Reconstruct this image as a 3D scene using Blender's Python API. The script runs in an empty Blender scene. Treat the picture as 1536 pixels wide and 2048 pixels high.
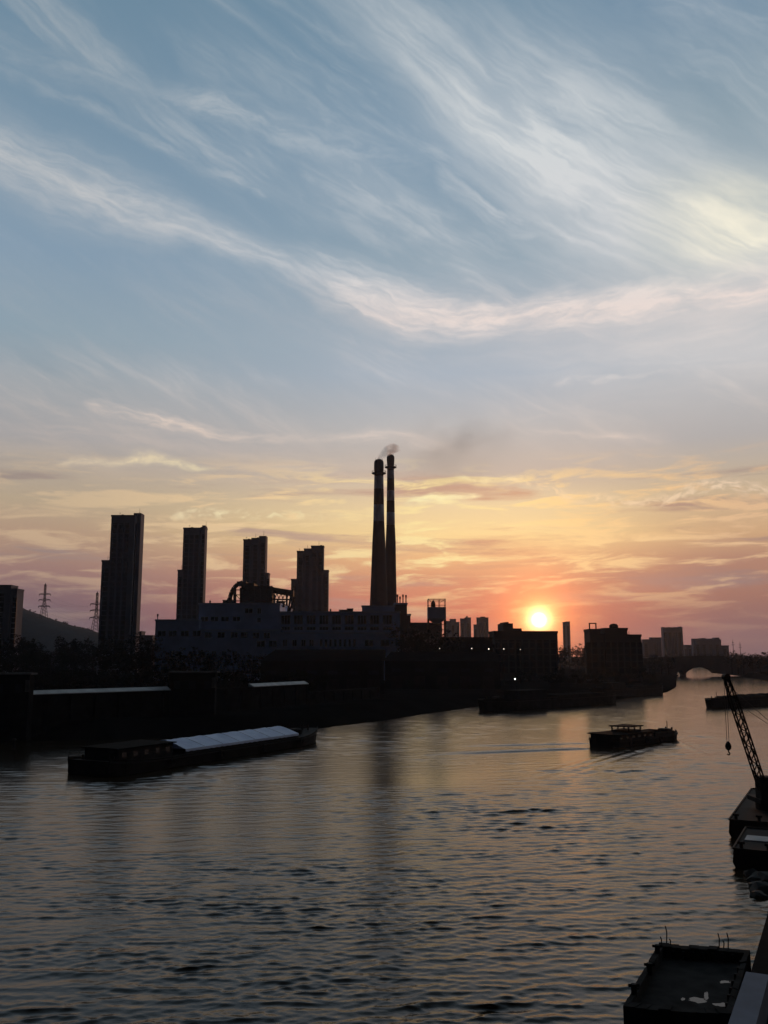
import bpy, bmesh, math, random
import numpy as np
from mathutils import Matrix, Vector

R = math.radians
random.seed(7)
scene = bpy.context.scene
col = scene.collection

# ------------------------------------------------------------------ camera
F_PX, HORIZON, EYE = 1800.0, 1310.0, 15.0
PITCH = math.atan((HORIZON - 1024.0) / F_PX)
cam_data = bpy.data.cameras.new("camera")
cam_data.sensor_fit = 'VERTICAL'
cam_data.sensor_height = 24.0
cam_data.lens = 24.0 * F_PX / 2048.0
cam_data.clip_start = 0.3
cam_data.clip_end = 30000.0
cam = bpy.data.objects.new("camera", cam_data)
cam.location = (0, 0, EYE)
cam.rotation_euler = (R(90) + PITCH, 0, 0)
col.objects.link(cam)
scene.camera = cam
cp, sp = math.cos(PITCH), math.sin(PITCH)


def ray(px, py):
    a, b = (px - 768.0) / F_PX, (1024.0 - py) / F_PX
    return Vector((a, cp - b * sp, sp + b * cp))


def at(px, py, Y):
    """world point seen at photo pixel px, py at the distance Y down the view"""
    d = ray(px, py)
    return Vector((d.x * Y / d.y, Y, EYE + d.z * Y / d.y))


def gp(px, py, z=0.0):
    """world point seen at photo pixel px, py on the level z"""
    d = ray(px, py)
    t = (z - EYE) / d.z
    return Vector((d.x * t, d.y * t, z))


def zat(py, Y):
    return at(768, py, Y).z


def xat(px, py, Y):
    return at(px, py, Y).x


def lin(r, g, b):
    f = lambda c: (c / 255.0 / 12.92) if c <= 10.3 else ((c / 255.0 + 0.055) / 1.055) ** 2.4
    return (f(r), f(g), f(b))


# ------------------------------------------------------------------ world
SUN_D = ray(1078, 1240).normalized()
SUN_AZ = math.degrees(math.atan2(SUN_D.x, SUN_D.y))
SUN_EL = math.degrees(math.asin(SUN_D.z))

world = bpy.data.worlds.new("World")
scene.world = world
world.use_nodes = True
wt = world.node_tree
wt.nodes.clear()


class E:
    """a socket with arithmetic"""
    def __init__(self, s): self.s = s
    def _b(self, op, o, rev=False):
        n = wt.nodes.new('ShaderNodeMath'); n.operation = op
        a, b = (o, self) if rev else (self, o)
        for i, v in enumerate((a, b)):
            if isinstance(v, E): wt.links.new(v.s, n.inputs[i])
            else: n.inputs[i].default_value = v
        return E(n.outputs[0])
    def __add__(s, o): return s._b('ADD', o)
    __radd__ = __add__
    def __mul__(s, o): return s._b('MULTIPLY', o)
    __rmul__ = __mul__
    def __sub__(s, o): return s._b('SUBTRACT', o)
    def __rsub__(s, o): return s._b('SUBTRACT', o, True)
    def __truediv__(s, o): return s._b('DIVIDE', o)
    def max(s, o): return s._b('MAXIMUM', o)
    def min(s, o): return s._b('MINIMUM', o)
    def pow(s, o): return s._b('POWER', o)
    def u(s, op):
        n = wt.nodes.new('ShaderNodeMath'); n.operation = op
        wt.links.new(s.s, n.inputs[0]); return E(n.outputs[0])


def atan2(a, b): return a._b('ARCTAN2', b)


def sstep(x, a, b, lo=0.0, hi=1.0):
    n = wt.nodes.new('ShaderNodeMapRange'); n.interpolation_type = 'SMOOTHSTEP'
    wt.links.new(x.s, n.inputs[0])
    for i, v in enumerate((a, b, lo, hi)): n.inputs[i + 1].default_value = v
    return E(n.outputs[0])


def curve(x, pts, x0, x1, y0, y1):
    n = wt.nodes.new('ShaderNodeFloatCurve')
    c = n.mapping.curves[0]
    n.mapping.use_clip = False
    pts = sorted(pts)
    q = [((a - x0) / (x1 - x0), (b - y0) / (y1 - y0)) for a, b in pts]
    while len(c.points) < len(q): c.points.new(0.5, 0.5)
    for p, (a, b) in zip(c.points, q): p.location = (a, b); p.handle_type = 'AUTO_CLAMPED'
    n.mapping.update()
    wt.links.new(((x - x0) * (1.0 / (x1 - x0))).s, n.inputs['Value'])
    return E(n.outputs[0]) * (y1 - y0) + y0


def vec(x, y, z=0.0):
    n = wt.nodes.new('ShaderNodeCombineXYZ')
    for i, v in enumerate((x, y, z)):
        if isinstance(v, E): wt.links.new(v.s, n.inputs[i])
        else: n.inputs[i].default_value = v
    return n.outputs[0]


def noise(v, scale=1.0, detail=5.0, rough=0.55, dist=0.0):
    n = wt.nodes.new('ShaderNodeTexNoise')
    wt.links.new(v, n.inputs['Vector'])
    n.inputs['Scale'].default_value = scale
    n.inputs['Detail'].default_value = detail
    n.inputs['Roughness'].default_value = rough
    n.inputs['Distortion'].default_value = dist
    return E(n.outputs['Fac'])


def ramp(x, stops, x0, x1):
    n = wt.nodes.new('ShaderNodeValToRGB')
    n.color_ramp.interpolation = 'EASE' if False else 'LINEAR'
    el = n.color_ramp.elements
    stops = sorted(stops)
    while len(el) < len(stops): el.new(0.5)
    for e, (p, c) in zip(el, stops):
        e.position = min(max((p - x0) / (x1 - x0), 0), 1); e.color = (*c, 1)
    wt.links.new(((x - x0) * (1.0 / (x1 - x0))).s, n.inputs[0])
    return n.outputs[0]


def mix(f, a, b, mode='MIX'):
    n = wt.nodes.new('ShaderNodeMix'); n.data_type = 'RGBA'; n.blend_type = mode
    n.clamp_factor = True
    if isinstance(f, E): wt.links.new(f.s, n.inputs[0])
    else: n.inputs[0].default_value = f
    for i, v in ((6, a), (7, b)):
        if isinstance(v, tuple): n.inputs[i].default_value = (*v, 1)
        else: wt.links.new(v, n.inputs[i])
    return n.outputs[2]


tc = wt.nodes.new('ShaderNodeTexCoord')
sepd = wt.nodes.new('ShaderNodeSeparateXYZ')
wt.links.new(tc.outputs['Generated'], sepd.inputs[0])
DX, DY, DZ = (E(sepd.outputs[i]) for i in range(3))
AZ = atan2(DX, DY) * 57.29578
EL = DZ.max(-1.0).min(1.0).u('ARCSINE') * 57.29578


def ae(px, py):
    d = ray(px, py).normalized()
    return math.degrees(math.atan2(d.x, d.y)), math.degrees(math.asin(d.z))


def elv(py): return ae(768, py)[1]


def colramp(rows):
    return ramp(EL, [(elv(py), lin(*c)) for py, c in rows], -6, 60)


left_c = colramp([(-1600, (50, 75, 100)), (-500, (78, 112, 138)), (0, (88, 126, 152)), (250, (102, 135, 160)), (550, (122, 150, 174)),
                  (700, (136, 158, 173)), (800, (148, 158, 166)), (900, (154, 156, 160)), (960, (172, 160, 148)),
                  (1020, (182, 163, 138)), (1080, (178, 149, 126)), (1150, (154, 121, 114)), (1200, (128, 102, 106)),
                  (1260, (104, 90, 101)), (1330, (88, 80, 92))])
mid_c = colramp([(-1600, (50, 75, 100)), (-500, (80, 114, 140)), (0, (92, 130, 157)), (300, (116, 146, 171)), (520, (136, 159, 176)),
                 (750, (168, 179, 192)), (850, (188, 185, 184)), (950, (200, 182, 166)), (1010, (238, 210, 164)),
                 (1070, (252, 218, 154)), (1120, (236, 182, 130)), (1160, (218, 150, 114)), (1200, (212, 130, 102)),
                 (1250, (195, 104, 84)), (1330, (150, 84, 78))])
right_c = colramp([(-1600, (50, 75, 100)), (-500, (84, 120, 142)), (60, (98, 132, 160)), (300, (128, 152, 168)), (600, (172, 184, 192)),
                   (750, (184, 188, 193)), (900, (178, 173, 171)), (1000, (200, 176, 145)), (1080, (208, 168, 128)),
                   (1130, (178, 133, 112)), (1200, (160, 114, 100)), (1260, (128, 93, 96)), (1330, (106, 86, 95))])
base = mix(sstep(AZ, -22, 6), left_c, mid_c)
base = mix(sstep(AZ, 8, 22), base, right_c)
base = mix(sstep(EL, elv(900), elv(600), 0, .16), base, lin(170, 176, 178))          # thin high milkiness

# wisps: one warp shared by all the bands so that their edges are ragged
warp = (noise(vec(AZ * 0.11, EL * 0.16, 3.1), 1.0, 4, 0.55) - 0.5) * 3.2
warp2 = (noise(vec(AZ * 0.45, EL * 0.6, 8.3), 1.0, 5, 0.6) - 0.5) * 1.1
AZW = AZ + warp2 * 1.3
EW = EL + warp * 0.6 + warp2 * 0.7


def band(pts, power=1.0, streak=(0.22, 1.5), contrast=(0.3, 0.75), seed=0.0, slope=0.0, rough=0.62, floor=0.25, w=None):
    """a cloud band along a line of (px, py, half width px, strength)"""
    P = []
    for px, py, hw, st in pts:
        a, e = ae(px, py); P.append((a, e, hw / F_PX * 57.3, st))
    a0, a1 = P[0][0], P[-1][0]
    ec = curve(AZ, [(p[0], p[1]) for p in P], -40, 40, -5, 50)
    hw = curve(AZ, [(p[0], p[2]) for p in P], -40, 40, 0, 10)
    st = curve(AZ, [(p[0], p[3]) for p in P], -40, 40, 0, 1.5)
    dv = (w if w is not None else EW) - ec
    q = (dv / hw)
    m = (q * q * -1.0).u('EXPONENT')
    n1 = noise(vec((AZW + dv * slope) * streak[0], dv * streak[1] - AZ * 0.02, seed), 1.0, 5, rough, 0.35)
    n2 = noise(vec(AZW * 0.14, dv * 0.33, seed + 5.0), 1.0, 1, 0.5)
    tex = sstep(n1, contrast[0], contrast[1]) * (1 - floor) + floor
    m = m * tex * (n2 * 1.1 + 0.55) * st
    ends = sstep(AZ, a0 - 0.6, a0 + 0.8) * sstep(AZ, a1 - 0.8, a1 + 0.6, 1.0, 0.0)
    return (m * ends).max(0.0)


fan = band([(560, -160, 60, .3), (700, -20, 75, .6), (820, 80, 95, .8), (950, 190, 130, .9), (1080, 285, 165, 1.05), (1220, 360, 185, 1.05),
            (1380, 440, 155, .85), (1536, 510, 120, 1.0), (1750, 560, 110, .95)], streak=(0.15, .8), seed=1.0, slope=0.5, floor=0.46, rough=.6, contrast=(.3, .76))
fan2 = band([(860, 330, 26, .15), (920, 370, 40, .4), (1000, 430, 34, .5), (1150, 450, 60, .5), (1300, 470, 70, .5), (1536, 520, 60, .7), (1700, 540, 50, .7)],
            streak=(0.25, 1.3), seed=13.0, slope=-.3)
smile = band([(-150, 240, 60, .6), (0, 312, 55, .75), (150, 385, 55, .75), (300, 432, 44, .75), (450, 482, 30, .8), (560, 522, 30, .6),
              (650, 560, 44, .7), (760, 606, 52, .95), (870, 636, 46, 1.15), (1000, 642, 38, 1.05), (1150, 625, 40, 1.0), (1300, 606, 44, .95),
              (1536, 580, 50, .95), (1750, 560, 50, .9)], streak=(0.28, 1.5), seed=2.0, slope=0.35, floor=.42, rough=.62, contrast=(.3, .75))
smile_hi = band([(600, 490, 12, .1), (680, 525, 16, .6), (780, 575, 18, .7), (900, 620, 15, .8), (1000, 640, 15, .7), (1120, 665, 10, .6), (1300, 655, 9, .1)],
                streak=(0.4, 2.5), seed=4.0)
feather = band([(-80, 70, 40, .2), (100, 120, 34, .4), (300, 175, 28, .4), (470, 218, 32, .75), (620, 270, 34, .5), (760, 305, 40, .35), (900, 320, 40, .1)],
               streak=(0.3, 1.2), seed=3.0, slope=.5)
feather2 = band([(-40, 130, 16, .3), (100, 180, 14, .4), (260, 255, 12, .5), (400, 330, 12, .5), (500, 372, 9, .8), (540, 390, 8, .1)], streak=(0.5, 2.0), seed=6.0)
veil = band([(820, 690, 60, .1), (1000, 680, 80, .5), (1250, 660, 110, .85), (1536, 630, 120, 1.0), (1800, 620, 120, 1.0)], streak=(0.12, .9), seed=9.0, floor=.5)
rstreak = band([(1080, 764, 7, .1), (1180, 752, 9, .65), (1300, 742, 10, .6), (1400, 728, 10, .5), (1536, 718, 12, .5), (1700, 710, 12, .5)], streak=(.5, 2.5), seed=7.0)
rstreak2 = band([(980, 850, 10, .1), (1100, 822, 12, .35), (1250, 770, 14, .3), (1400, 740, 14, .1)], streak=(.4, 1.5), seed=17.0)
rstreak3 = band([(1020, 858, 6, .1), (1120, 862, 6, .35), (1220, 868, 7, .55), (1340, 880, 7, .1)], streak=(.5, 2.5), seed=27.0)
top_r = band([(1150, 10, 30, .1), (1280, 20, 50, .3), (1400, 60, 80, .5), (1536, 160, 120, .45), (1750, 260, 120, .4)], streak=(.2, .8), seed=8.0)
lstreak = band([(160, 805, 8, .1), (220, 820, 14, .95), (300, 843, 16, 1.0), (380, 860, 13, 1.0), (470, 874, 9, .7), (620, 882, 8, .35), (760, 876, 14, .5), (900, 895, 14, .2)],
               streak=(.4, 2.4), seed=11.0, slope=.6)
lstreak2 = band([(110, 925, 4, .1), (160, 919, 7, .8), (230, 921, 6, .6), (285, 915, 8, 1.0), (340, 926, 7, .9), (400, 938, 5, .6), (440, 942, 4, .05)],
                streak=(.8, 3.0), seed=12.0, rough=.7)
lveil = band([(-100, 840, 70, .6), (150, 870, 70, .7), (400, 910, 60, .6), (650, 940, 50, .5), (800, 960, 40, .2)], streak=(.12, 1.2), seed=22.0)
puffs = band([(330, 1026, 5, .05), (400, 1026, 8, .7), (500, 1030, 8, .6), (620, 1030, 8, .3), (720, 1020, 7, .1)], streak=(1.2, 2.5), contrast=(.45, .62), seed=14.0, floor=0.05)
puffs2 = band([(800, 1010, 5, .1), (860, 1000, 9, 1.0), (940, 999, 8, 1.2), (970, 998, 5, .05)], streak=(.6, 2.5), seed=15.0, floor=.2)
puffs3 = band([(900, 950, 5, .1), (960, 965, 7, .6), (1080, 975, 8, .6), (1150, 1005, 9, .8), (1300, 1005, 9, .7), (1400, 980, 13, .85), (1465, 970, 12, 1.0), (1536, 985, 12, .85), (1650, 990, 12, .8)],
              streak=(1.0, 2.2), contrast=(.42, .62), seed=16.0, floor=0.05)

white = fan.max(fan2).max(smile).max(smile_hi * .9).max(feather * .7).max(feather2 * .55).max(veil * .55).max(top_r * .6)
# thin uneven cirrostratus over the whole front of the sky, drawn out along the same slope as the bands
t1 = noise(vec(AZW * .055 + EL * .03, EL * .16 + AZW * .075, 51.0), 1.0, 5, .6, .6)
t2 = noise(vec(AZW * .22 + EL * .1, EL * .75 + AZW * .33, 61.0), 1.0, 5, .64, .5)
thin = sstep(t1, .36, .70) * .18 + sstep(t1, .40, .62) * sstep(t2, .42, .72) * .24
clear = 1 - sstep(AZ, 6, -6) * sstep(EL, elv(800), elv(700)) * sstep(EL, elv(330), elv(520)) * .75
thin = thin * sstep(EL, elv(1000), elv(760)) * clear
white = white.max(thin) + thin * .15
white = white.max(rstreak * .8).max(rstreak2 * .6)
warmw = lstreak.max(rstreak3 * .7).max(lveil * .4)
# colour of the cirrus: grey white high up, pink and cream towards the low sun
cirrus_col = ramp(EL, [(elv(1050), lin(255, 222, 170)), (elv(900), lin(240, 216, 198)), (elv(760), lin(228, 220, 216)), (elv(640), lin(238, 222, 214)),
                       (elv(540), lin(222, 220, 220)), (elv(300), lin(214, 217, 218)), (elv(0), lin(190, 197, 202))], -6, 60)
gold_right = sstep(AZ, 14, 23) * sstep(EL, elv(640), elv(530)) * sstep(EL, elv(340), elv(470))
cirrus_col = mix(gold_right * .85, cirrus_col, lin(255, 247, 222))
dim_left = sstep(AZ, -24, 4, .80, 1.0)
dl = wt.nodes.new('ShaderNodeMix'); dl.data_type = 'RGBA'; dl.blend_type = 'MULTIPLY'; dl.inputs[0].default_value = 1.0
wt.links.new(cirrus_col, dl.inputs[6])
cmb = wt.nodes.new('ShaderNodeCombineColor')
for i in range(3): wt.links.new(dim_left.s, cmb.inputs[i])
wt.links.new(cmb.outputs[0], dl.inputs[7])
sky = mix(white.min(.92), base, dl.outputs[2])
sky = mix(warmw.min(.9), sky, dl.outputs[2])

# low strata: gold and mauve layers, almost level
st1 = noise(vec(AZ * 0.07 + EL * .05, EL * .62 + warp * .12, 31.0), 1.0, 5, 0.6, .4)
st2 = noise(vec(AZ * 0.20, EL * 1.25 - AZ * .035, 41.0), 1.0, 6, 0.6, .5)
low = sstep(EL, elv(1310), elv(1190)) * sstep(EL, elv(900), elv(1000))
gold = sstep(st2, .47, .64) * low * sstep(EL, elv(1230), elv(1100), .3, 1.0)
mauve = sstep(st1, .5, .30, 0.0, 1.0) * low
gold_c = ramp(AZ, [(-24, lin(212, 184, 150)), (-8, lin(238, 205, 158)), (4, lin(255, 232, 165)), (12, lin(255, 214, 150)), (22, lin(226, 186, 145))], -40, 40)
mauve_c = ramp(AZ, [(-24, lin(142, 128, 126)), (-4, lin(182, 150, 138)), (9, lin(204, 145, 116)), (22, lin(152, 128, 124))], -40, 40)
sky = mix(mauve * .8, sky, mauve_c)
sky = mix(gold * sstep(AZ, -22, -2, .5, .95), sky, gold_c)
puff_c = ramp(AZ, [(-24, lin(225, 200, 172)), (2, lin(255, 245, 190)), (10, lin(255, 220, 170)), (22, lin(232, 205, 176))], -40, 40)
sky = mix(puffs.max(puffs2).max(puffs3).max(lstreak2).min(.85), sky, puff_c)

# sun and its aureole
vm = wt.nodes.new('ShaderNodeVectorMath'); vm.operation = 'DOT_PRODUCT'
nrm = wt.nodes.new('ShaderNodeVectorMath'); nrm.operation = 'NORMALIZE'
wt.links.new(tc.outputs['Generated'], nrm.inputs[0])
wt.links.new(nrm.outputs[0], vm.inputs[0]); vm.inputs[1].default_value = SUN_D
SD = E(vm.outputs['Value']).min(1.0).u('ARCCOSINE') * 57.29578


def addcol(base_s, fac, c):
    n = wt.nodes.new('ShaderNodeMix'); n.data_type = 'RGBA'; n.blend_type = 'ADD'; n.clamp_factor = False
    wt.links.new(fac.s, n.inputs[0]); wt.links.new(base_s, n.inputs[6]); n.inputs[7].default_value = (*c, 1)
    return n.outputs[2]


sky = addcol(sky, (SD * SD * (-1 / 8.0 ** 2)).u('EXPONENT') * .13, (1.0, .30, .07))
sky = addcol(sky, (SD * SD * (-1 / 2.4 ** 2)).u('EXPONENT') * .85, (1.0, .28, .035))
sky = addcol(sky, (SD * SD * (-1 / 1.05 ** 2)).u('EXPONENT') * 1.0, (1.0, .62, .16))
sky = addcol(sky, (SD * SD * (-1 / .62 ** 2)).u('EXPONENT') * 2.2, (1.0, .80, .40))
sky = addcol(sky, sstep(SD, .55, .15), (4.0, 3.4, 2.0))

# the rest of the dome, behind and overhead: a clear low-sun sky
nish = wt.nodes.new('ShaderNodeTexSky')
nish.sky_type = 'NISHITA'
nish.sun_disc = False
nish.sun_elevation = R(SUN_EL)
nish.sun_rotation = R(SUN_AZ)
nish.air_density = 1.2
nish.dust_density = 2.0
nscale = wt.nodes.new('ShaderNodeMix'); nscale.data_type = 'RGBA'; nscale.blend_type = 'MULTIPLY'; nscale.inputs[0].default_value = 1
wt.links.new(nish.outputs[0], nscale.inputs[6]); nscale.inputs[7].default_value = (.008, .0105, .019, 1)
away = ((AZ - SUN_AZ).u('COSINE') if False else E(vm.outputs['Value']))
sky = mix(sstep(away, .62, -.05), sky, nscale.outputs[2])
bg = wt.nodes.new('ShaderNodeBackground')
wt.links.new(sky, bg.inputs[0])
bg.inputs[1].default_value = 1.0
wo = wt.nodes.new('ShaderNodeOutputWorld')
wt.links.new(bg.outputs[0], wo.inputs[0])
world.cycles.sampling_method = 'MANUAL'
world.cycles.sample_map_resolution = 1024

# ------------------------------------------------------------------ sun lamp
sun_data = bpy.data.lights.new("sun", 'SUN')
sun_data.energy = 0.5
sun_data.angle = R(0.5)
sun_data.color = (1.0, .42, .16)
sun = bpy.data.objects.new("sun", sun_data)
sun.rotation_euler = (-SUN_D).to_track_quat('-Z', 'Y').to_euler()
sun.location = (60, 350, 200)
col.objects.link(sun)

scene.view_settings.view_transform = 'Standard'
scene.view_settings.look = 'None'
scene.view_settings.exposure = 0.0
scene.view_settings.gamma = 1.0
scene.cycles.volume_bounces = 1
scene.cycles.max_bounces = 6
scene.cycles.diffuse_bounces = 2
scene.cycles.glossy_bounces = 3
scene.cycles.use_denoising = True


# ------------------------------------------------------------------ materials
def material(name, c, rough=.8, var=.25, scale=.35, spec=.3, metal=0.0, bump=0.0, dirt=None):
    m = bpy.data.materials.new(name); m.use_nodes = True
    t = m.node_tree; p = t.nodes['Principled BSDF']
    co = t.nodes.new('ShaderNodeTexCoord')
    n = t.nodes.new('ShaderNodeTexNoise'); n.inputs['Scale'].default_value = scale; n.inputs['Detail'].default_value = 6
    t.links.new(co.outputs['Object'], n.inputs['Vector'])
    r = t.nodes.new('ShaderNodeValToRGB')
    r.color_ramp.elements[0].position = .3; r.color_ramp.elements[1].position = .72
    d = dirt or tuple(v * (1 - var) for v in c)
    r.color_ramp.elements[0].color = (*d, 1)
    r.color_ramp.elements[1].color = (*[min(1, v * (1 + var)) for v in c], 1)
    t.links.new(n.outputs['Fac'], r.inputs[0]); t.links.new(r.outputs[0], p.inputs['Base Color'])
    p.inputs['Roughness'].default_value = rough
    p.inputs['Specular IOR Level'].default_value = spec
    p.inputs['Metallic'].default_value = metal
    if bump:
        b = t.nodes.new('ShaderNodeBump'); b.inputs['Strength'].default_value = bump
        t.links.new(n.outputs['Fac'], b.inputs['Height']); t.links.new(b.outputs[0], p.inputs['Normal'])
    return m


def emitter(name, c, s):
    m = bpy.data.materials.new(name); m.use_nodes = True
    p = m.node_tree.nodes['Principled BSDF']
    p.inputs['Emission Color'].default_value = (*c, 1); p.inputs['Emission Strength'].default_value = s
    p.inputs['Base Color'].default_value = (.8, .8, .8, 1)
    return m


M = dict(
    tower=material('tower_render', (.17, .175, .21), .85, .12, .05),
    tower_dark=material('tower_panel', (.11, .11, .135), .85, .12, .05),
    glass=material('window_glass', (.02, .022, .03), .25, .3, .2, .5),
    plant=material('plant_concrete', (.54, .59, .76), .85, .2, .12),
    plant_trim=material('plant_trim', (.58, .61, .72), .85, .15, .2),
    roofing=material('roofing_felt', (.025, .025, .028), .95, .3, .2, .05),
    steel=material('dark_steel', (.014, .013, .013), .75, .3, .6, .15),
    brick=material('dark_brick', (.075, .05, .045), .9, .3, .4),
    red=material('chimney_red', (.06, .03, .03), .85, .2, .15),
    band=material('chimney_white', (.62, .59, .64), .85, .2, .15),
    soot=material('chimney_soot', (.03, .026, .026), .9, .3, .2),
    concrete=material('weathered_concrete', (.10, .10, .10), .95, .35, .5, bump=.2),
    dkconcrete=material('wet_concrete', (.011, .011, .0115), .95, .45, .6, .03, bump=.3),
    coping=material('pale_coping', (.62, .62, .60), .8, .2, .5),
    bluecoping=material('quay_coping', (.14, .16, .21), .75, .2, .8),
    shed=material('shed_cladding', (.014, .014, .015), .9, .3, .2, .05),
    shed_roof=material('shed_roof', (.008, .008, .009), 1.0, .3, .2, .0),
    ground=material('ground_soil', (.008, .008, .0075), 1.0, .4, .08, 0.0),
    grass=material('bank_earth', (.02, .021, .015), .95, .45, .3, .1),
    hill=material('hill_scrub', (.03, .034, .04), .95, .25, .03, .1),
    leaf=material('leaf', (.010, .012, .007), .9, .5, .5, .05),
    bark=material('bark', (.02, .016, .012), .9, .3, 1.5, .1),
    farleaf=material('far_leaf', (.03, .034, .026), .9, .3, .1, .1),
    hold=material('hold_plate', (.030, .029, .028), .95, .5, 1.4, .05, bump=.5),
    hull=material('hull_paint', (.012, .011, .011), .8, .5, .7, .12),
    hull_red=material('hull_oxide', (.035, .014, .011), .7, .5, .7, .3),
    deck=material('deck_plate', (.010, .010, .010), .95, .4, .8, .03),
    cabin=material('cabin_paint', (.016, .016, .017), .85, .3, .6, .1),
    tarp=material('tarpaulin', (.58, .68, .95), .6, .16, .35, .3),
    coal=material('coal_load', (.010, .010, .010), 1.0, .4, 1.0, .02, bump=.8),
    rope=material('steel_rope', (.03, .03, .03), .6, .2, 2),
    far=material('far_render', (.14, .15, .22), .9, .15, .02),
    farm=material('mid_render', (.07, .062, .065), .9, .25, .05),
    bridge=material('bridge_concrete', (.075, .075, .08), .9, .3, .1),
    rock=material('rock', (.03, .03, .028), .8, .4, 1.0, .3, bump=.5),
    lamp=emitter('lamp_glow', (1, .93, .82), 1.6),
    lampbig=emitter('floodlight_glow', (1, .97, .92), 8.0),
)

# ------------------------------------------------------------------ helpers
WM = {}


class MB:
    """collects shapes given in world metres; build() links them as one mesh object"""
    def __init__(self, frame=None):
        self.v, self.f, self.M = [], [], frame or Matrix.Identity(4)

    def add(self, vs, fs):
        o = len(self.v)
        self.v += [self.M @ Vector(v) for v in vs]
        self.f += [tuple(i + o for i in f) for f in fs]
        return self

    def box(self, x0, x1, y0, y1, z0, z1):
        vs = [(x, y, z) for z in (z0, z1) for x, y in ((x0, y0), (x1, y0), (x1, y1), (x0, y1))]
        return self.add(vs, [(3, 2, 1, 0), (4, 5, 6, 7), (0, 1, 5, 4), (1, 2, 6, 5), (2, 3, 7, 6), (3, 0, 4, 7)])

    def prism(self, pts, z0, z1):
        n = len(pts)
        vs = [(x, y, z0) for x, y in pts] + [(x, y, z1) for x, y in pts]
        return self.add(vs, [tuple(range(n))[::-1], tuple(range(n, 2 * n))] + [(i, (i + 1) % n, n + (i + 1) % n, n + i) for i in range(n)])

    def slab(self, pts, y0, y1):
        """polygon in x, z pushed through y"""
        n = len(pts)
        vs = [(x, y0, z) for x, z in pts] + [(x, y1, z) for x, z in pts]
        return self.add(vs, [tuple(range(n)), tuple(range(n, 2 * n))[::-1]] + [((i + 1) % n, i, n + i, n + (i + 1) % n) for i in range(n)])

    def lathe(self, cx, cy, prof, n=24, cap=True):
        vs, fs = [], []
        for r, z in prof:
            vs += [(cx + r * math.cos(2 * math.pi * k / n), cy + r * math.sin(2 * math.pi * k / n), z) for k in range(n)]
        for j in range(len(prof) - 1):
            for k in range(n):
                a, b = j * n + k, j * n + (k + 1) % n
                fs.append((a, b, b + n, a + n))
        if cap:
            fs += [tuple(range(n))[::-1], tuple(range((len(prof) - 1) * n, len(prof) * n))]
        return self.add(vs, fs)

    def bar(self, p, q, r, n=6, r2=None):
        p, q = Vector(p), Vector(q)
        d = (q - p).normalized()
        u = d.orthogonal().normalized(); w = d.cross(u)
        r2 = r if r2 is None else r2
        vs = [p + (u * math.cos(2 * math.pi * k / n) + w * math.sin(2 * math.pi * k / n)) * r for k in range(n)]
        vs += [q + (u * math.cos(2 * math.pi * k / n) + w * math.sin(2 * math.pi * k / n)) * r2 for k in range(n)]
        return self.add(vs, [(k, (k + 1) % n, n + (k + 1) % n, n + k) for k in range(n)] + [tuple(range(n))[::-1], tuple(range(n, 2 * n))])

    def path(self, pts, r, n=6):
        for a, b in zip(pts, pts[1:]): self.bar(a, b, r, n)
        return self

    def build(self, name, mat, parent=None, smooth=False):
        W = WM[parent.name] if parent else Matrix.Identity(4)
        inv = W.inverted()
        me = bpy.data.meshes.new(name)
        me.from_pydata([inv @ v for v in self.v], [], self.f)
        bm = bmesh.new(); bm.from_mesh(me); bmesh.ops.recalc_face_normals(bm, faces=bm.faces); bm.to_mesh(me); bm.free()
        if smooth: me.shade_smooth()
        me.materials.append(mat)
        o = bpy.data.objects.new(name, me); col.objects.link(o)
        if parent: o.parent = parent
        WM[o.name] = W.copy()
        return o


def tag(o, label=None, cat=None, group=None, kind=None):
    if label: o['label'] = label
    if cat: o['category'] = cat
    if group: o['group'] = group
    if kind: o['kind'] = kind
    return o


def thing(name, label, cat, loc=(0, 0, 0), rz=0.0, group=None):
    o = bpy.data.objects.new(name, None); col.objects.link(o)
    o.empty_display_size = .5
    o.location = loc; o.rotation_euler = (0, 0, rz)
    WM[o.name] = Matrix.Translation(Vector(loc)) @ Matrix.Rotation(rz, 4, 'Z')
    return tag(o, label, cat, group)


def copy_tree(o, parent=None):
    c = o.copy(); col.objects.link(c); c.parent = parent
    for ch in list(o.children): copy_tree(ch, c)
    return c


def frame(o): return WM[o.name]


# ------------------------------------------------------------------ land
GZ = 3.0
left_w = [(-4000, 120), (-400, 150), (-120, 160), (-70, 163.5), (-52, 162), (-30, 171), (-13, 182), (4, 211), (14, 233), (28, 262), (45, 280), (75, 305),
          (97, 335), (118, 372), (140, 430), (172, 530), (208, 640), (222, 680), (280, 900), (420, 1400), (720, 2500), (1500, 6000)]
left_t = [(-4000, 126), (-400, 157), (-122, 167), (-73, 170), (-54, 171), (-34, 181), (-20, 197), (-7, 226), (3, 248), (18, 275), (38, 296), (68, 320),
          (90, 347), (110, 382), (132, 438), (164, 536), (200, 646), (214, 686), (272, 905), (410, 1406), (708, 2505), (1480, 6000)]
right_w = [(1720, 6000), (790, 2500), (470, 1400), (325, 900), (262, 690), (250, 640), (212, 497), (226, 468), (245, 380), (205, 300), (150, 215), (95, 150), (42, 86), (31.8, 66),
           (14.6, 34), (-2.2, 0), (-10, -16), (-14, -200)]
right_t = [(x + 7 if i < 9 else x + .6, y) for i, (x, y) in enumerate(right_w)]


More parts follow.
